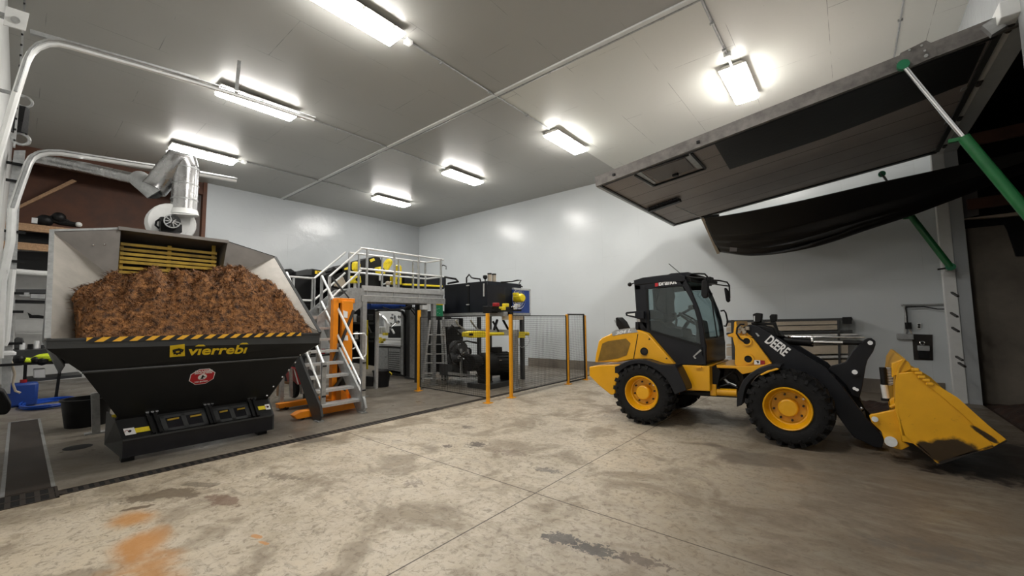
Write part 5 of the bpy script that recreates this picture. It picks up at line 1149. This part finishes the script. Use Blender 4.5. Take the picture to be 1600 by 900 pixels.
# cab interior
xs = at(1040, 500, 1, 7.2).x
MB().prism(px([(1020, 452), (1039, 446), (1043, 462), (1041, 470), (1043, 500), (1032, 508), (1020, 508)], 1, 7.0), (0, .42, 0)).build('seat_back', 'cab_int', LO, bevel=.02)
MB().prism(px([(1012, 500), (1030, 500), (1042, 510), (1066, 515), (1069, 527), (1010, 527)], 1, 6.95), (0, .5, 0)).build('seat_cushion', 'cab_int', LO, bevel=.02)
lb('armrest', 'cab_int', [(1008, 488), (1016, 484), (1026, 484), (1036, 490), (1038, 498), (1010, 500)], 6.75, .15)
lb('cab_floor', 'black', [(1000, 515), (1099, 541), (1099, 569), (1052, 568), (1005, 518)], 6.68, 1.1)
lb('dashboard', 'cab_int', [(1084, 500), (1092, 502), (1096, 525), (1097, 540), (1086, 536), (1088, 515)], 6.95, .5)
cs = at(1078, 499, 1, 7.15); ns = Vector((.55, 0, .8)).normalized(); us = Vector((0, 1, 0)); vs_ = ns.cross(us)
SW = MB().tube(arc(cs, .19, 0, 2*PI, 24, us, vs_), .016, 8).build('steering_wheel', 'black', LO)
MB().cyl(cs-ns*.02, cs-ns*.3, .03, 10).build('steering_column', 'black', LO)
mb = MB(); [mb.bar(cs, cs+(us*math.cos(t_)+vs_*math.sin(t_))*.18, .02, .012) for t_ in (0, 2.1, 4.2)]; mb.build('steering_spoke', 'black', LO)
MB().tube(px([(1053, 497), (1062, 492), (1075, 485), (1082, 481)], 1, 6.75), .02, 8).build('grab_arm', 'black', LO)
MB().box(at(1082, 480, 1, 6.75), (.12, .08, .07)).build('joystick', 'black', LO, bevel=.02)
MB().tube(px([(1050, 490), (1055, 489), (1057, 500), (1056, 510)], 1, 6.72), .018, 8).build('lever', 'black', LO)
MB().tube(px([(1020, 452), (1022, 470), (1027, 484)], 1, 6.70), .012, 6).build('seat_belt', 'black', LO); MB().tube(px([(1030, 452), (1025, 472), (1023, 476)], 1, 6.70), .010, 6).build('seat_belt', 'black', LO)
# cab outside fittings
MB().ball(at(984, 444.5, 1, 6.8), .038, 12).build('beacon', 'black', LO); MB().bar(at(986, 444, 1, 6.8), at(992, 442, 1, 6.8), .02, .02).build('beacon_stem', 'black', LO)
MB().tube([at(1045, 412, 1, 6.8), at(1064, 428, 1, 6.8)], .006, 5).build('antenna', 'black', LO)
MB().prism(px([(977, 489), (979, 487.5), (995, 486), (1006, 486), (1006, 498), (994, 497.5), (978, 493.5)], 1, YC0-.08), (0, .06, 0)).build('rear_bracket', 'loader_grey', LO, bevel=.004)
MB().prism(px([(980, 490.5), (992, 489), (992, 494), (981, 492)], 1, YC0-.084), (0, .004, 0)).build('bracket_slot', 'white_paint', LO)
MB().prism(px([(995, 498), (1000, 499), (1000, 503), (996, 503)], 1, YC0-.01), (0, .01, 0)).build('small_label', 'white', LO)
MB().bar(at(996, 503, 1, YC0-.0), at(996, 520, 1, YC0), .05, .05).build('rear_post', 'black', LO)
def mirror(poly, Y): return MB().prism(px(poly, 1, Y), (0, .05, 0)).build('mirror', 'black', LO, bevel=.02)
MB().prism(px([(1096, 439), (1100, 436.5), (1106, 439), (1107, 455), (1105, 465), (1098, 466), (1095, 460)], 1, 6.45), (0, .07, 0)).build('mirror', 'black', LO, bevel=.015)
MB().prism(px([(1131, 450), (1134, 449.5), (1138, 455), (1140.5, 470), (1137, 473), (1134, 470)], 1, 8.15), (0, .07, 0)).build('mirror', 'black', LO, bevel=.015)
MB().tube(px([(1072, 432), (1086, 434), (1100, 434), (1103, 438)], 1, 6.50), .014, 7).build('mirror_arm', 'black', LO)
MB().tube(px([(1076, 428), (1092, 427.5), (1101, 428), (1105, 432), (1106, 440)], 1, 6.9), .014, 7).build('lamp_guard', 'black', LO)
MB().tube(px([(1108, 437), (1125, 438.5), (1136, 441), (1139.5, 446), (1140, 466)], 1, 8.1), .014, 7).build('mirror_arm', 'black', LO); MB().tube(px([(1112, 443), (1130, 446), (1139, 447)], 1, 8.1), .012, 7).build('mirror_arm', 'black', LO)
lb('lamp_cluster', 'black', [(1075, 432), (1103, 435), (1111, 437), (1110, 442), (1098, 443), (1078, 439)], 7.35, .45)
MB().box(at(1107, 439, 1, 7.65), (.12, .22, .13)).build('work_lamp', 'black', LO, bevel=.01); MB().box(at(1077, 436, 1, 6.75), (.1, .2, .09)).build('work_lamp', 'black', LO, bevel=.01)
MB().tube(px([(1126, 486), (1131, 485), (1134, 489), (1137, 503), (1134, 510), (1131, 509)], 1, 8.0), .014, 7).build('cab_handrail', 'black', LO)
# front frame / tower
lb('lift_tower', 'yel', [(1144.5, 527), (1150, 525), (1163, 524), (1176.5, 529), (1206, 568), (1200, 571), (1170, 577), (1164, 584), (1156, 575), (1148, 569), (1148.5, 545)], 6.74, .06)
lb('lift_tower', 'yel', [(1144.5, 527), (1150, 525), (1163, 524), (1176.5, 529), (1206, 568), (1200, 571), (1170, 577), (1164, 584), (1156, 575), (1148, 569), (1148.5, 545)], 7.64, .06)
lb('tower_plate', 'yel', [(1136, 523), (1146, 520), (1147, 503), (1150, 502), (1152, 510), (1158, 513), (1176, 527), (1163, 527), (1150, 528), (1138, 526)], 6.80, .85)
lb('front_frame', 'yel', [(1119, 570), (1150, 572), (1175, 572), (1200, 569), (1218, 572), (1170, 583), (1160, 585), (1150, 576), (1120, 575)], 6.7, 1.0)
lb('inner_frame', 'worn_steel', [(1122, 574), (1160, 578), (1165, 604), (1150, 612), (1128, 606)], 7.0, .5)
for x, y, r in ((1166.5, 533, .045), (1169, 561, .05)):
    MB().lathe([(r, 0), (r*1.5, 0), (r*1.5, .02), (r, .02)], at(x, y, 1, 6.715), (0, 1, 0), 20, cap=False).build('pin_boss', 'yel', LO); MB().cyl(at(x, y, 1, 6.73), at(x, y, 1, 6.745), r, 18).build('pin_hole', 'black', LO)
lb('safety_sticker', 'white', [(1178.5, 562.5), (1188, 563), (1188, 569.5), (1178.5, 569.5)], 6.72, .004, bevel=0)
lb('safety_sticker', 'redpaint', [(1188, 563), (1195, 563.5), (1195, 569.5), (1188, 569.5)], 6.72, .004, bevel=0)
lb('sticker_print', 'black', [(1181, 564), (1185, 564), (1186, 566), (1184, 568.5), (1183, 566)], 6.716, .004, bevel=0)
MB().cyl(at(1118, 612, 1, 6.78), at(1152, 614, 1, 6.78), .055, 16).build('steering_cylinder', 'yel', LO)
MB().box(at(1115, 609, 1, 6.75), (.09, .08, .17)).build('cylinder_clevis', 'yel', LO, bevel=.01)
for k, (pts, m_) in enumerate((([(1112, 590), (1122, 596), (1135, 588), (1150, 578)], 'black'), ([(1112, 600), (1126, 604), (1140, 600), (1152, 606)], 'black'), ([(1130, 590), (1138, 598), (1150, 603)], 'alu'), ([(1125, 604), (1135, 606), (1150, 612)], 'black'), ([(1140, 580), (1150, 585), (1154, 596)], 'black'), ([(1120, 592), (1136, 594), (1150, 598)], 'black'))):
    MB().tube(px(pts, 1, 6.82+.02*k), .018, 7).build('hydraulic_line', m_, LO)
MB().tube(px([(1163, 507), (1157, 507), (1152, 512), (1151, 521), (1156, 529), (1163, 534)], 1, 6.70), .013, 7).build('tower_hose', 'black', LO)
for x, y in ((1156, 512), (1161, 515), (1168, 513), (1155, 518), (1163, 519)): MB().box(at(x, y, 1, 6.76), (.05, .05, .05)).build('hose_fitting', 'beige', LO, bevel=.008)
fo = [(1151, 636), (1151, 625), (1152, 615), (1156, 604), (1162, 593), (1170, 585), (1182, 577), (1195, 572.5), (1207, 570), (1219, 570.5)]
fi = [(1159, 633), (1161, 624), (1163, 612), (1166, 603), (1173, 594), (1183, 586), (1195, 581), (1207, 577), (1218, 575), (1220, 574)]
fender(fo, fi, YO+.02, .38); 
lb('fender_strip', 'yel', [(1187, 585.5), (1198, 579.5), (1214, 575), (1217, 577.5), (1203, 581.5), (1190, 587)], YO+.0, .12)
lb('fender', 'loader_grey', fo+fi[::-1], YI-.40, .38)
# boom
boom = [(1161, 511), (1172, 507), (1183, 509), (1211, 525), (1237, 542), (1263, 559), (1289, 574), (1302, 588), (1316, 603), (1336, 630), (1355, 655), (1374, 676), (1382, 686), (1378, 700), (1366, 699), (1351, 691), (1335, 684), (1322, 668), (1304, 643), (1285, 620), (1262, 602), (1240, 592), (1221, 584), (1206, 568), (1190, 547), (1177, 531), (1162, 520)]
lb('boom_arm', 'loader_grey', boom, 6.82, .07)
P = px(boom, 1, 6.82); MB().prism([Vector((p.x, 7.55, p.z)) for p in P], (0, .07, 0)).build('boom_arm', 'loader_grey', LO, bevel=.008)
q = at(1290, 600, 1, 6.82); MB().cyl((q.x, 6.85, q.z), (q.x, 7.6, q.z), .09, 20).build('boom_crosstube', 'loader_grey', LO)
q = at(1345, 660, 1, 6.82); MB().cyl((q.x, 6.85, q.z), (q.x, 7.6, q.z), .06, 18).build('boom_crosstube', 'loader_grey', LO)
o = at(1194, 533.5, 1, 6.812); e = at(1231, 561, 1, 6.812); d = (e-o); dn = d.normalized()
text('maker_lettering', 'DEERE', .185, o, dn, Vector((0, 1, 0)).cross(-dn) if False else Vector((-dn.z, 0, dn.x)), 'white', LO, bold=.028, sx=d.length/.62)
lb('boom_sticker', 'galv', [(1180, 520), (1183, 520.5), (1187, 525), (1184, 526)], 6.815, .004, bevel=0)
crank = [(1351, 531), (1356, 528.5), (1362, 528.5), (1368, 533), (1368, 539), (1364.5, 549), (1356, 562), (1353, 572), (1350, 590), (1348, 602), (1343, 622), (1331, 618), (1322, 602), (1308, 588), (1294, 577), (1299, 572), (1312, 569), (1321, 566), (1330, 552), (1340, 540)]
lb('bell_crank', 'loader_grey', crank, 7.12, .10)
for x, y, r in ((1359.7, 535.7, .045), (1335.5, 581.5, .05)):
    MB().cyl(at(x, y, 1, 7.13), at(x, y, 1, 7.08), r, 18).build('crank_pin', 'loader_grey', LO); MB().cyl(at(x, y, 1, 7.10), at(x, y, 1, 7.07), r*.6, 16).build('pin_head', 'chrome', LO)
for x, y in ((1335, 607), (1339, 609)): MB().cyl(at(x, y, 1, 7.1), at(x, y, 1, 7.06), .02, 10).build('small_pin', 'chrome', LO)
lb('coupler_link', 'black', [(1318, 590), (1340, 598), (1344, 625), (1352, 640), (1345, 645), (1325, 620)], 7.2, .3)
MB().cyl(at(1205, 530, 1, 7.18), at(1271, 536, 1, 7.18), .055, 18).build('tilt_cylinder', 'black', LO); MB().cyl(at(1268, 532, 1, 7.16), at(1271, 532, 1, 7.16), .075, 18).build('cylinder_gland', 'chrome', LO)
MB().cyl(at(1270, 534.3, 1, 7.18), at(1318, 535, 1, 7.18), .028, 14).build('cylinder_rod', 'chrome', LO); MB().cyl(at(1317, 535, 1, 7.18), at(1354, 536, 1, 7.18), .03, 14).build('rod_end', 'black', LO)
MB().cyl(at(1234, 526, 1, 7.05), at(1351, 527, 1, 7.05), .011, 8).build('indicator_rod', 'chrome', LO); MB().ball(at(1234, 526, 1, 7.05), .022, 8).build('indicator_knob', 'chrome', LO)
for pts, m_ in (([(1176, 491), (1182, 488.5), (1190, 490), (1189, 503), (1178, 505)], 'black'), ([(1202, 494), (1205, 491), (1213, 491), (1213, 502), (1204, 505)], 'black')):
    lb('headlight', m_, pts, 6.95 if pts[0][0] < 1190 else 7.55, .14, bevel=.01)
lb('headlight_lens', 'alu', [(1177.5, 494), (1179.5, 493.5), (1179.5, 502), (1178, 502)], 6.945, .01, bevel=0)
lb('light_bracket', 'black', [(1173, 504), (1186, 503), (1200, 504), (1212, 503), (1218, 522), (1214, 524), (1208, 508), (1175, 508)], 7.0, .04)
lb('valve_bank', 'black', [(1184, 508), (1205, 512), (1218, 520), (1222, 526), (1212, 526), (1188, 512)], 6.92, .3)
lb('light_stay', 'black', [(1207, 511), (1212, 511), (1218, 525), (1213, 525)], 6.9, .03)
# bucket and coupler
YB0, YB1 = 6.22, 8.05
side = [(1401, 586), (1404, 583), (1437, 580), (1444, 590), (1470, 605), (1496, 621), (1522, 645), (1545, 665), (1572, 687), (1556, 695), (1551, 700), (1537, 704), (1500, 714), (1463, 723), (1450, 708), (1436, 695), (1410, 690), (1402, 650)]
BK = lb('bucket_side', 'yel_worn', side, YB0, .03)
P = px(side, 1, YB0); MB().prism([Vector((p.x, YB1, p.z)) for p in P], (0, .03, 0)).build('bucket_side', 'yel_worn', LO)
shell = px([(1411, 561), (1402, 575), (1399, 600), (1399, 640), (1410, 680), (1436, 700), (1464, 723.5)], 1, YB0)
mb = MB(); mb.add([Vector((p.x+dx_, y, p.z)) for p in shell for dx_ in (0, .02) for y in (YB0, YB1)], [(4*i+a, 4*i+4+a, 4*i+4+b, 4*i+b) for i in range(6) for a, b in ((0, 1), (1, 3), (3, 2), (2, 0))]+[(0, 1, 3, 2), (24, 25, 27, 26)])
mb.build('bucket_back', 'yel_worn', LO)
f0, f1 = at(1463, 723, 1, YB0), at(1573, 687.5, 1, YB0)
MB().prism([f0, f1, f1+Vector((0, 0, -.02)), f0+Vector((0, 0, -.03))], (0, YB1-YB0, 0)).build('bucket_floor', 'worn_steel', LO)
if 0: MB().prism([f0+Vector((0, 0, .10)), f0+(f1-f0)*.55+Vector((0, 0, .04)), f0+(f1-f0)*.5+Vector((0, 0, -.01)), f0], (0, -.008, 0)).build('wear_plate', 'worn_steel', LO)
lb('top_edge', 'yel_worn', [(1393, 568), (1411, 560.5), (1421, 567), (1426, 577), (1401, 586), (1394, 590)], YB0+.02, .10)
MB().prism(px([(1411, 561), (1420, 566), (1424, 573), (1408, 575)], 1, YB0+.1), (0, YB1-YB0-.1, 0)).build('bucket_top_lip', 'yel_worn', LO)
lb('side_rib', 'yel_worn', [(1438, 578), (1444, 590), (1496, 621), (1545, 665), (1573, 687), (1553, 698), (1540, 682), (1500, 644), (1462, 612), (1446, 600)], YB0-.015, .02)
for k, (x, y) in enumerate(((1430, 577.5), (1435, 583), (1440, 589), (1447, 594), (1453, 600))): MB().box(at(x, y, 1, YB0-.01), (.06, .04, .035)).build('weld_lug', 'yel_worn', LO, bevel=.008)
lb('coupler_plate', 'yel_worn', [(1358, 650), (1361, 647.5), (1366, 647), (1394, 641), (1404, 637), (1410, 690), (1422, 697), (1409, 703.5), (1396, 700), (1383, 694), (1381, 686), (1377, 674), (1370, 668), (1362, 660)], 6.3, .05)
lb('coupler_plate', 'yel_worn', [(1358, 650), (1366, 647), (1394, 641), (1404, 637), (1410, 690), (1409, 703.5), (1383, 694), (1377, 674), (1362, 660)], 7.6, .05)
for x, y, r in ((1367, 655, .03), (1392, 690, .055)): MB().cyl(at(x, y, 1, 6.31), at(x, y, 1, 6.25), r, 18).build('coupler_pin', 'alu', LO)
lb('coupler_lug', 'yel_worn', [(1390, 626), (1398, 621), (1402, 628), (1402, 636), (1392, 637)], 6.4, .1)
MB().tube(px([(1391, 636), (1398, 633), (1402, 631)], 1, 6.3), .018, 8).build('coupler_rod', 'yel_worn', LO)
MB().cyl(at(1379, 574, 1, 6.5), at(1382, 601, 1, 6.5), .032, 14).build('coil_spring', 'black', LO)
for a, b, c_, d in ((1387, 574, 1393, 600), (1384, 576, 1389, 602)): MB().cyl(at(a, b, 1, 6.55), at(c_, d, 1, 6.55), .03, 14).build('coil_spring', 'coil', LO)
MB().cyl(at(1381, 601, 1, 6.5), at(1385, 623, 1, 6.5), .034, 14).build('lock_cylinder', 'alu_bright', LO); MB().cyl(at(1384, 622, 1, 6.5), at(1384.6, 626, 1, 6.5), .045, 14).build('lock_nut', 'black', LO)
MB().cyl(at(1342, 640, 1, 6.9), at(1347, 637, 1, 6.9), .02, 8).build('grease_fitting', 'chrome', LO)

# ------------------------------------------------------------------ raised hangar door
M['frame_metal'] = mat('dull_zinc_frame', (.17, .158, .148), .55, .3, var=.35, scale=7)
DR = thing('raised_door', (1.45, 9.05, 4.8), 'large grey one-piece door swung up to hang over the loader, dark underside', 'door')
ny, fy = 6.9, 11.2
TN = at(935, 290, 1, ny); HN = Vector((1.47, ny, 4.84)); sl = (HN-TN); sl.y = 0; L = sl.length; sl.normalize(); nn = Vector((-sl.z, 0, sl.x))
TF = Vector((TN.x, fy, TN.z)); HF = Vector((HN.x, fy, HN.z))
MB().prism([TN, HN, HN+nn*.10, TN+nn*.10], (0, fy-ny, 0)).build('panel', 'lining', DR)
def dp(t, y, o=0.): return Vector((TN.x, y, TN.z))+sl*(L*t)+nn*o
MB().bar(dp(-.005, ny-.03, .07), dp(1.03, ny-.03, .07), .06, .19, nn).build('edge_frame', 'frame_metal', DR)
MB().bar(dp(-.005, fy+.03, .07), dp(1.0, fy+.03, .07), .06, .19, nn).build('edge_frame', 'hopper2', DR)
MB().bar(dp(0, ny, .07), dp(0, fy, .07), .07, .19, nn).build('edge_frame', 'galv', DR); MB().bar(dp(1.0, ny, .07), dp(1.0, fy, .07), .07, .19, nn).build('edge_frame', 'hopper2', DR)
MB().bar(dp(.02, ny+.03, -.012), dp(1, ny+.03, -.012), .05, .03, nn).build('edge_seal', 'black', DR)
MB().bar(dp(.008, ny, -.012), dp(.008, fy, -.012), .04, .03, nn).build('edge_seal', 'black', DR); MB().bar(dp(0, fy-.02, -.012), dp(1, fy-.02, -.012), .07, .03, nn).build('edge_seal', 'black', DR)
def under(x, y, o=-.004): return hit(x, y, TN, nn)+nn*o
def ust(name, m, poly, th=.01, o=-.012): return MB().sheet([under(x, y, o) for x, y in poly], th).build(name, m, DR)
ust('dark_patch', 'fabric', [(1115, 222), (1180, 196), (1390, 118), (1540, 66), (1512, 128), (1400, 172), (1290, 214), (1140, 264)])  # near-black sheet over part of the door underside
fr = []
for a, b in (((992, 272), (1022, 289)), ((1022, 289), (1102, 262)), ((1102, 262), (1080, 238)), ((998, 266), (1076, 240))): MB().bar(under(*a, -.02), under(*b, -.02), .035, .03, nn).build('hatch_frame', 'black', DR)
ust('hatch_bar', 'galv', [(988, 271), (1001, 268), (1025, 285), (1017, 291)]); ust('hatch_bar', 'galv', [(1068, 242), (1080, 238), (1101, 261), (1090, 263)])
ust('hatch_pane', 'panel_dark', [(1005, 268), (1070, 246), (1085, 262), (1030, 283)]); MB().box(under(1055, 271, -.03), (.10, .06, .05)).build('hatch_catch', 'black', DR)
MB().bar(under(1014, 326, -.05), under(1062, 309, -.05), .12, .07, nn).build('cable_tray', 'black', DR)
for k in range(16): f = (k+.5)/16; p = under(1014+48*f, 326-17*f, -.04); MB().bar(p+Vector((0, -.17, 0)), p+Vector((0, .13, 0)), .03, .02).build('tray_tooth', 'black', DR)
q = [at(x, y, 1, ny-.075) for x, y in ((1400, 97), (1407, 83), (1447, 63), (1455, 67), (1463, 77), (1464, 87), (1415, 108))]; MB().prism(q, (0, .02, 0)).build('cylinder_bracket', 'frame_metal', DR)
for x, y in ((1447, 87), (1445, 79), (1421, 78), (1440, 71)): MB().cyl(at(x, y, 1, ny-.075), at(x, y, 1, ny-.10), .02 if y > 80 else .012, 8).build('bolt', 'galv', DR)
for x, y in ((959, 273), (1091, 222)): MB().box(at(x, y, 1, ny-.07), (.05, .03, .04)).build('stud', 'black', DR)
MB().bar(at(1544, 36, 1, ny-.1), at(1560, 50, 1, ny-.1), .08, .12).build('end_cap', 'galv', DR)
for yk in (ny+.0, 8.3, 9.6, 11.0):
    q = Vector((1.50, yk, 4.86)); MB().bar(q+Vector((-.12, 0, -.02)), q+Vector((.06, 0, .02)), .10, .05).build('hinge', 'galv', DR); MB().cyl(q+Vector((.06, -.07, 0)), q+Vector((.06, .07, 0)), .03, 10).build('hinge_pin', 'worn_steel', DR)
def ram(y, base, mid, top, label):
    t = thing('door_cylinder', base, label, 'cylinder', 'green hydraulic door cylinders')
    MB().cyl(base, mid, .055, 16).build('barrel', 'green', t); MB().cyl(mid, top, .026, 12).build('rod', 'chrome', t)
    MB().lathe([(0, -.03), (.06, -.03), (.06, .03), (0, .03)], top, (0, 1, 0), 16).build('rod_eye', 'greendk', t)
    d = (mid-base).normalized(); MB().box(mid+Vector((-.07, 0, -.02)), (.1, .05, .04)).build('port', 'green', t)
    MB().lathe([(0, -.04), (.07, -.04), (.07, .04), (0, .04)], base, (0, 1, 0), 16).build('base_eye', 'greendk', t)
    return t
yn_ = 6.78; tp = at(1411, 102, 1, yn_); md = at(1505, 214, 1, yn_); bs = tp+(md-tp)*2.25
ram(yn_, bs, md, tp, 'nearer thick green hydraulic door cylinder with shiny rod, upper right')
yf_ = 11.15; bf = at(1485, 417, 1, yf_); mf = at(1424, 338, 1, yf_); tf = at(1378, 272, 1, yf_)
t = ram(yf_, bf, mf, tf, 'farther dark green hydraulic door cylinder against the jamb by the curtain')
MB().bar(at(1465, 421, 1, yf_), at(1486, 418, 1, yf_), .05, .03).build('bracket', 'black', t); MB().bar(bf, Vector((1.50, 11.5, bf.z)), .08, .10).build('jamb_bracket', 'galv', t)
# cloth
CU = thing('black_curtain', (0, 9.6, 3.8), 'sagging black tarpaulin slung below the raised door and out through the doorway', 'tarpaulin')
nr = px([(1100, 342), (1165, 331), (1240, 316), (1310, 300), (1370, 286), (1440, 271), (1500, 258), (1560, 245), (1640, 225)], 1, 9.3)
fr_ = px([(1124, 394), (1175, 402), (1235, 395), (1290, 381), (1350, 360), (1415, 338), (1480, 313), (1550, 285), (1640, 250)], 1, 10.2)
def crv(P, t):
    s = t*(len(P)-1); i = min(int(s), len(P)-2); f = s-i
    p0, p1, p2, p3 = P[max(i-1, 0)], P[i], P[i+1], P[min(i+2, len(P)-1)]
    return .5*((2*p1)+(p2-p0)*f+(2*p0-5*p1+4*p2-p3)*f*f+(3*p1-p0-3*p2+p3)*f**3)
mb = MB(); nu, nv = 60, 44; g = []
for i in range(nu+1):
    a, b = crv(nr, i/nu), crv(fr_, i/nu)
    for j in range(nv+1):
        v = j/nv; p = a.lerp(b, v); am = min(1, i/nu*3)
        p.z -= .05*math.sin(v*PI); w_ = max(0, (v-.42)/.58)
        p += Vector((0, .0, 1))*(.085*am*math.sin(w_*PI*6.5+1.2*math.sin(i/nu*2))*(w_ > 0))*(1-.4*i/nu)
        p.y -= .10*am*math.cos(w_*PI*6.5)*w_
        g.append(p)
mb.add(g, [(i*(nv+1)+j, i*(nv+1)+j+1, (i+1)*(nv+1)+j+1, (i+1)*(nv+1)+j) for i in range(nu) for j in range(nv)])
c_ = mb.build('cloth', 'fabric', CU); s_ = c_.modifiers.new('thickness', 'SOLIDIFY'); s_.thickness = .006
MB().bar(nr[0]+Vector((-.02, 0, .02)), fr_[0]+Vector((-.02, 0, -.02)), .06, .045).build('end_batten', 'beige', CU)
ct = crv(nr, .05).lerp(crv(fr_, .05), .86); MB().prism(px([(1140.5, 384), (1152, 384), (1151, 393), (1140, 393)], 1, ct.y-.12), (0, .005, 0)).build('cloth_label', 'panel_dark', CU)
MB().tube([under(1055, 320, -.03), under(1080, 331, -.03), nr[0]], .008, 5).build('rope', 'galv', CU)
MB().tube([at(1375, 270, 1, 11.0), at(1390, 289, 1, 9.4)], .012, 6).build('rope', 'black', CU)
MB().bar(nr[0]+Vector((0, 0, .03)), nr[0]+Vector((.3, 0, .02)), .05, .05).build('clip', 'black', CU)

# ------------------------------------------------------------------ right wall fittings
RK = thing('wall_rack', (-1.2, 11.85, 0), 'long brown rack of timber boards and rails fixed to the wall behind the loader', 'rack')
Yw = 11.7
def wpoly(y0_, y1_, xa=1135, xb=1330, s=-.02): return [(xa, y0_), (xb, y0_+s*(xb-xa)), (xb, y1_+s*(xb-xa)), (xa, y1_)]
for nm, m_, ya_, yb_, xb in (('top_rail', 'hopper2', 500.5, 504.5, 1332), ('board', 'beige', 504, 510, 1312), ('board', 'beige', 511.5, 518.5, 1312), ('shelf_rail', 'hopper2', 520, 523.5, 1332), ('board', 'alu', 525, 528, 1340), ('board', 'beige', 538, 541, 1335), ('board', 'beige', 543, 556, 1325), ('lower_rail', 'alu', 559, 562.5, 1325), ('board', 'beige', 566, 576, 1325)):
    MB().prism(px(wpoly(ya_, yb_, 1135, xb), 1, Yw), (0, .24, 0)).build(nm, m_, RK)
for x in (1142, 1190, 1308): MB().prism(px([(x, 500), (x+4, 500), (x+7, 612), (x+3, 612)], 1, Yw-.03), (0, .04, 0)).build('upright', 'hopper2', RK)
MB().prism(px([(1316, 495.5), (1331, 495), (1331, 506), (1316, 506)], 1, Yw-.05), (0, .2, 0)).build('end_block', 'black', RK)
tag(MB().bar(at(960, 500, 1, 11.96), at(985, 545, 1, 11.96), .02, .03).build('wall_brace', 'galv'), 'thin grey strut leaning on the white wall behind the loader hood', 'strut')
EB = thing('disconnect_box', at(1441, 560, 1, 11.9), 'dark square electrical board with grey switch box on the wall near the doorway', 'electrical box')
MB().prism(px([(1425, 522), (1457, 523), (1458, 563), (1428, 562)], 1, 11.98), (0, .02, 0)).build('backboard', 'worn_steel', EB)
MB().prism(px([(1434, 540), (1453, 540.5), (1453, 549), (1434, 548)], 1, 11.88), (0, .11, 0)).build('switch_box', 'galv', EB, bevel=.01)
MB().prism(px([(1435, 549), (1452, 549.5), (1452, 561), (1436, 560)], 1, 11.92), (0, .07, 0)).build('lower_box', 'black', EB, bevel=.01)
MB().tube(arc(at(1441, 536, 1, 11.95), .035, 0, 2*PI*.9, 10, (1, 0, 0), (0, 0, 1)), .01, 6).build('plug_ring', 'chrome', EB)
MB().tube(px([(1421, 515), (1424, 520), (1426, 530)], 1, 11.93), .012, 6).build('cord', 'beige', EB)
OU = thing('wall_outlet', at(1435, 512, 1, 11.97), 'small white outlet above the dark electrical board', 'outlet')
MB().prism(px([(1433, 505), (1439, 505), (1439, 514), (1433, 514)], 1, 11.97), (0, .03, 0)).build('plate', 'white_plastic', OU)
for y in (507.5, 511): MB().cyl(at(1436, y, 1, 11.98), at(1436, y, 1, 11.96), .022, 10).build('socket', 'black', OU)
CD = thing('wall_conduit', at(1412, 520, 1, 11.95), 'grey conduit angling down the wall then right to the door jamb', 'pipe')
MB().tube(px([(1410, 476), (1414, 478), (1416, 490), (1415, 522)], 1, 11.95), .028, 8).build('pipe', 'galv', CD); MB().tube(px([(1408, 477), (1440, 476.5), (1484, 475.5)], 1, 11.95), .02, 8).build('pipe', 'galv', CD)
MB().tube(px([(1414, 480), (1443, 479), (1465, 483), (1484, 483)], 1, 11.9), .012, 6).build('cable', 'black', CD); MB().tube(px([(1415, 481), (1417, 495), (1418, 508)], 1, 11.9), .012, 6).build('cable', 'black', CD)
MB().box(at(1414, 526, 1, 11.95), (.26, .08, .12)).build('junction_box', 'galv', CD, bevel=.01); MB().box(at(1419, 509, 1, 11.93), (.1, .06, .14)).build('plug', 'black', CD)
for k, (x, y) in enumerate(((1492, 460), (1491, 492), (1493, 515), (1499, 560), (1503, 570))):
    tag(MB().bar(at(x-5, y-3, 0, 1.40), at(x+5, y+3, 0, 1.40), .03, .03).build('jamb_latch', 'worn_steel'), ['topmost small metal latch on the white door jamb', 'second small latch from the top on the white door jamb', 'middle lever latch on the white door jamb', 'fourth small latch down the white door jamb', 'lowest small metal latch on the white door jamb'][k], 'latch', 'latches on the door jamb')

# ------------------------------------------------------------------ soil heap and barrier outside
def heap(x0, x1, y0_, y1_, h, seed):
    mb = MB(); nx, ny_ = 50, 60; v = []
    for i in range(nx+1):
        for j in range(ny_+1):
            x = x0+(x1-x0)*i/nx; y = y0_+(y1_-y0_)*j/ny_; e = min(i, nx-i)/nx*2, min(j, ny_-j)/ny_*2
            z = h*min(1, e[0]*1.6)**.7*min(1, e[1]*1.6)**.7*(.75+.5*mn.noise(Vector((x*1.1+seed, y*1.1, 0))))+.05*mn.fractal(Vector((x*4, y*4, seed)), 1, 2, 4)
            v.append((x, y, z if min(e) > 0 else -.02))
    return mb.add(v, [(i*(ny_+1)+j, i*(ny_+1)+j+1, (i+1)*(ny_+1)+j+1, (i+1)*(ny_+1)+j) for i in range(nx) for j in range(ny_)])
tag(heap(1.82, 6.2, 7.4, 11.7, .62, 3.3).build('soil_heap', 'dirt'), 'dark brown soil heap beyond the doorway behind the bucket', 'soil', kind='stuff')
tag(heap(.0, 1.5, 8.35, 10.6, .22, 8.1).build('soil_heap', 'dirt'), 'low strip of dark soil spilled behind the bucket at the doorway', 'soil', kind='stuff')
t = thing('ledge_bracket', (2.3, 11.5, 3.3), 'pale bracket ledge on the concrete wall outside below the tarpaulin', 'bracket')
MB().prism(px([(1502, 342), (1600, 330), (1600, 336), (1503, 343)], 1, 11.6), (0, .12, 0)).build('ledge', 'beige', t)
MB().prism(px([(1500, 305), (1527, 298), (1530, 335), (1503, 342)], 1, 11.65), (0, .08, 0)).build('board', 'panel_dark', t)
MB().prism(px([(1565, 342), (1600, 338), (1600, 400), (1588, 400), (1575, 360)], 1, 11.68), (0, .06, 0)).build('dark_stain_plate', 'black', t)
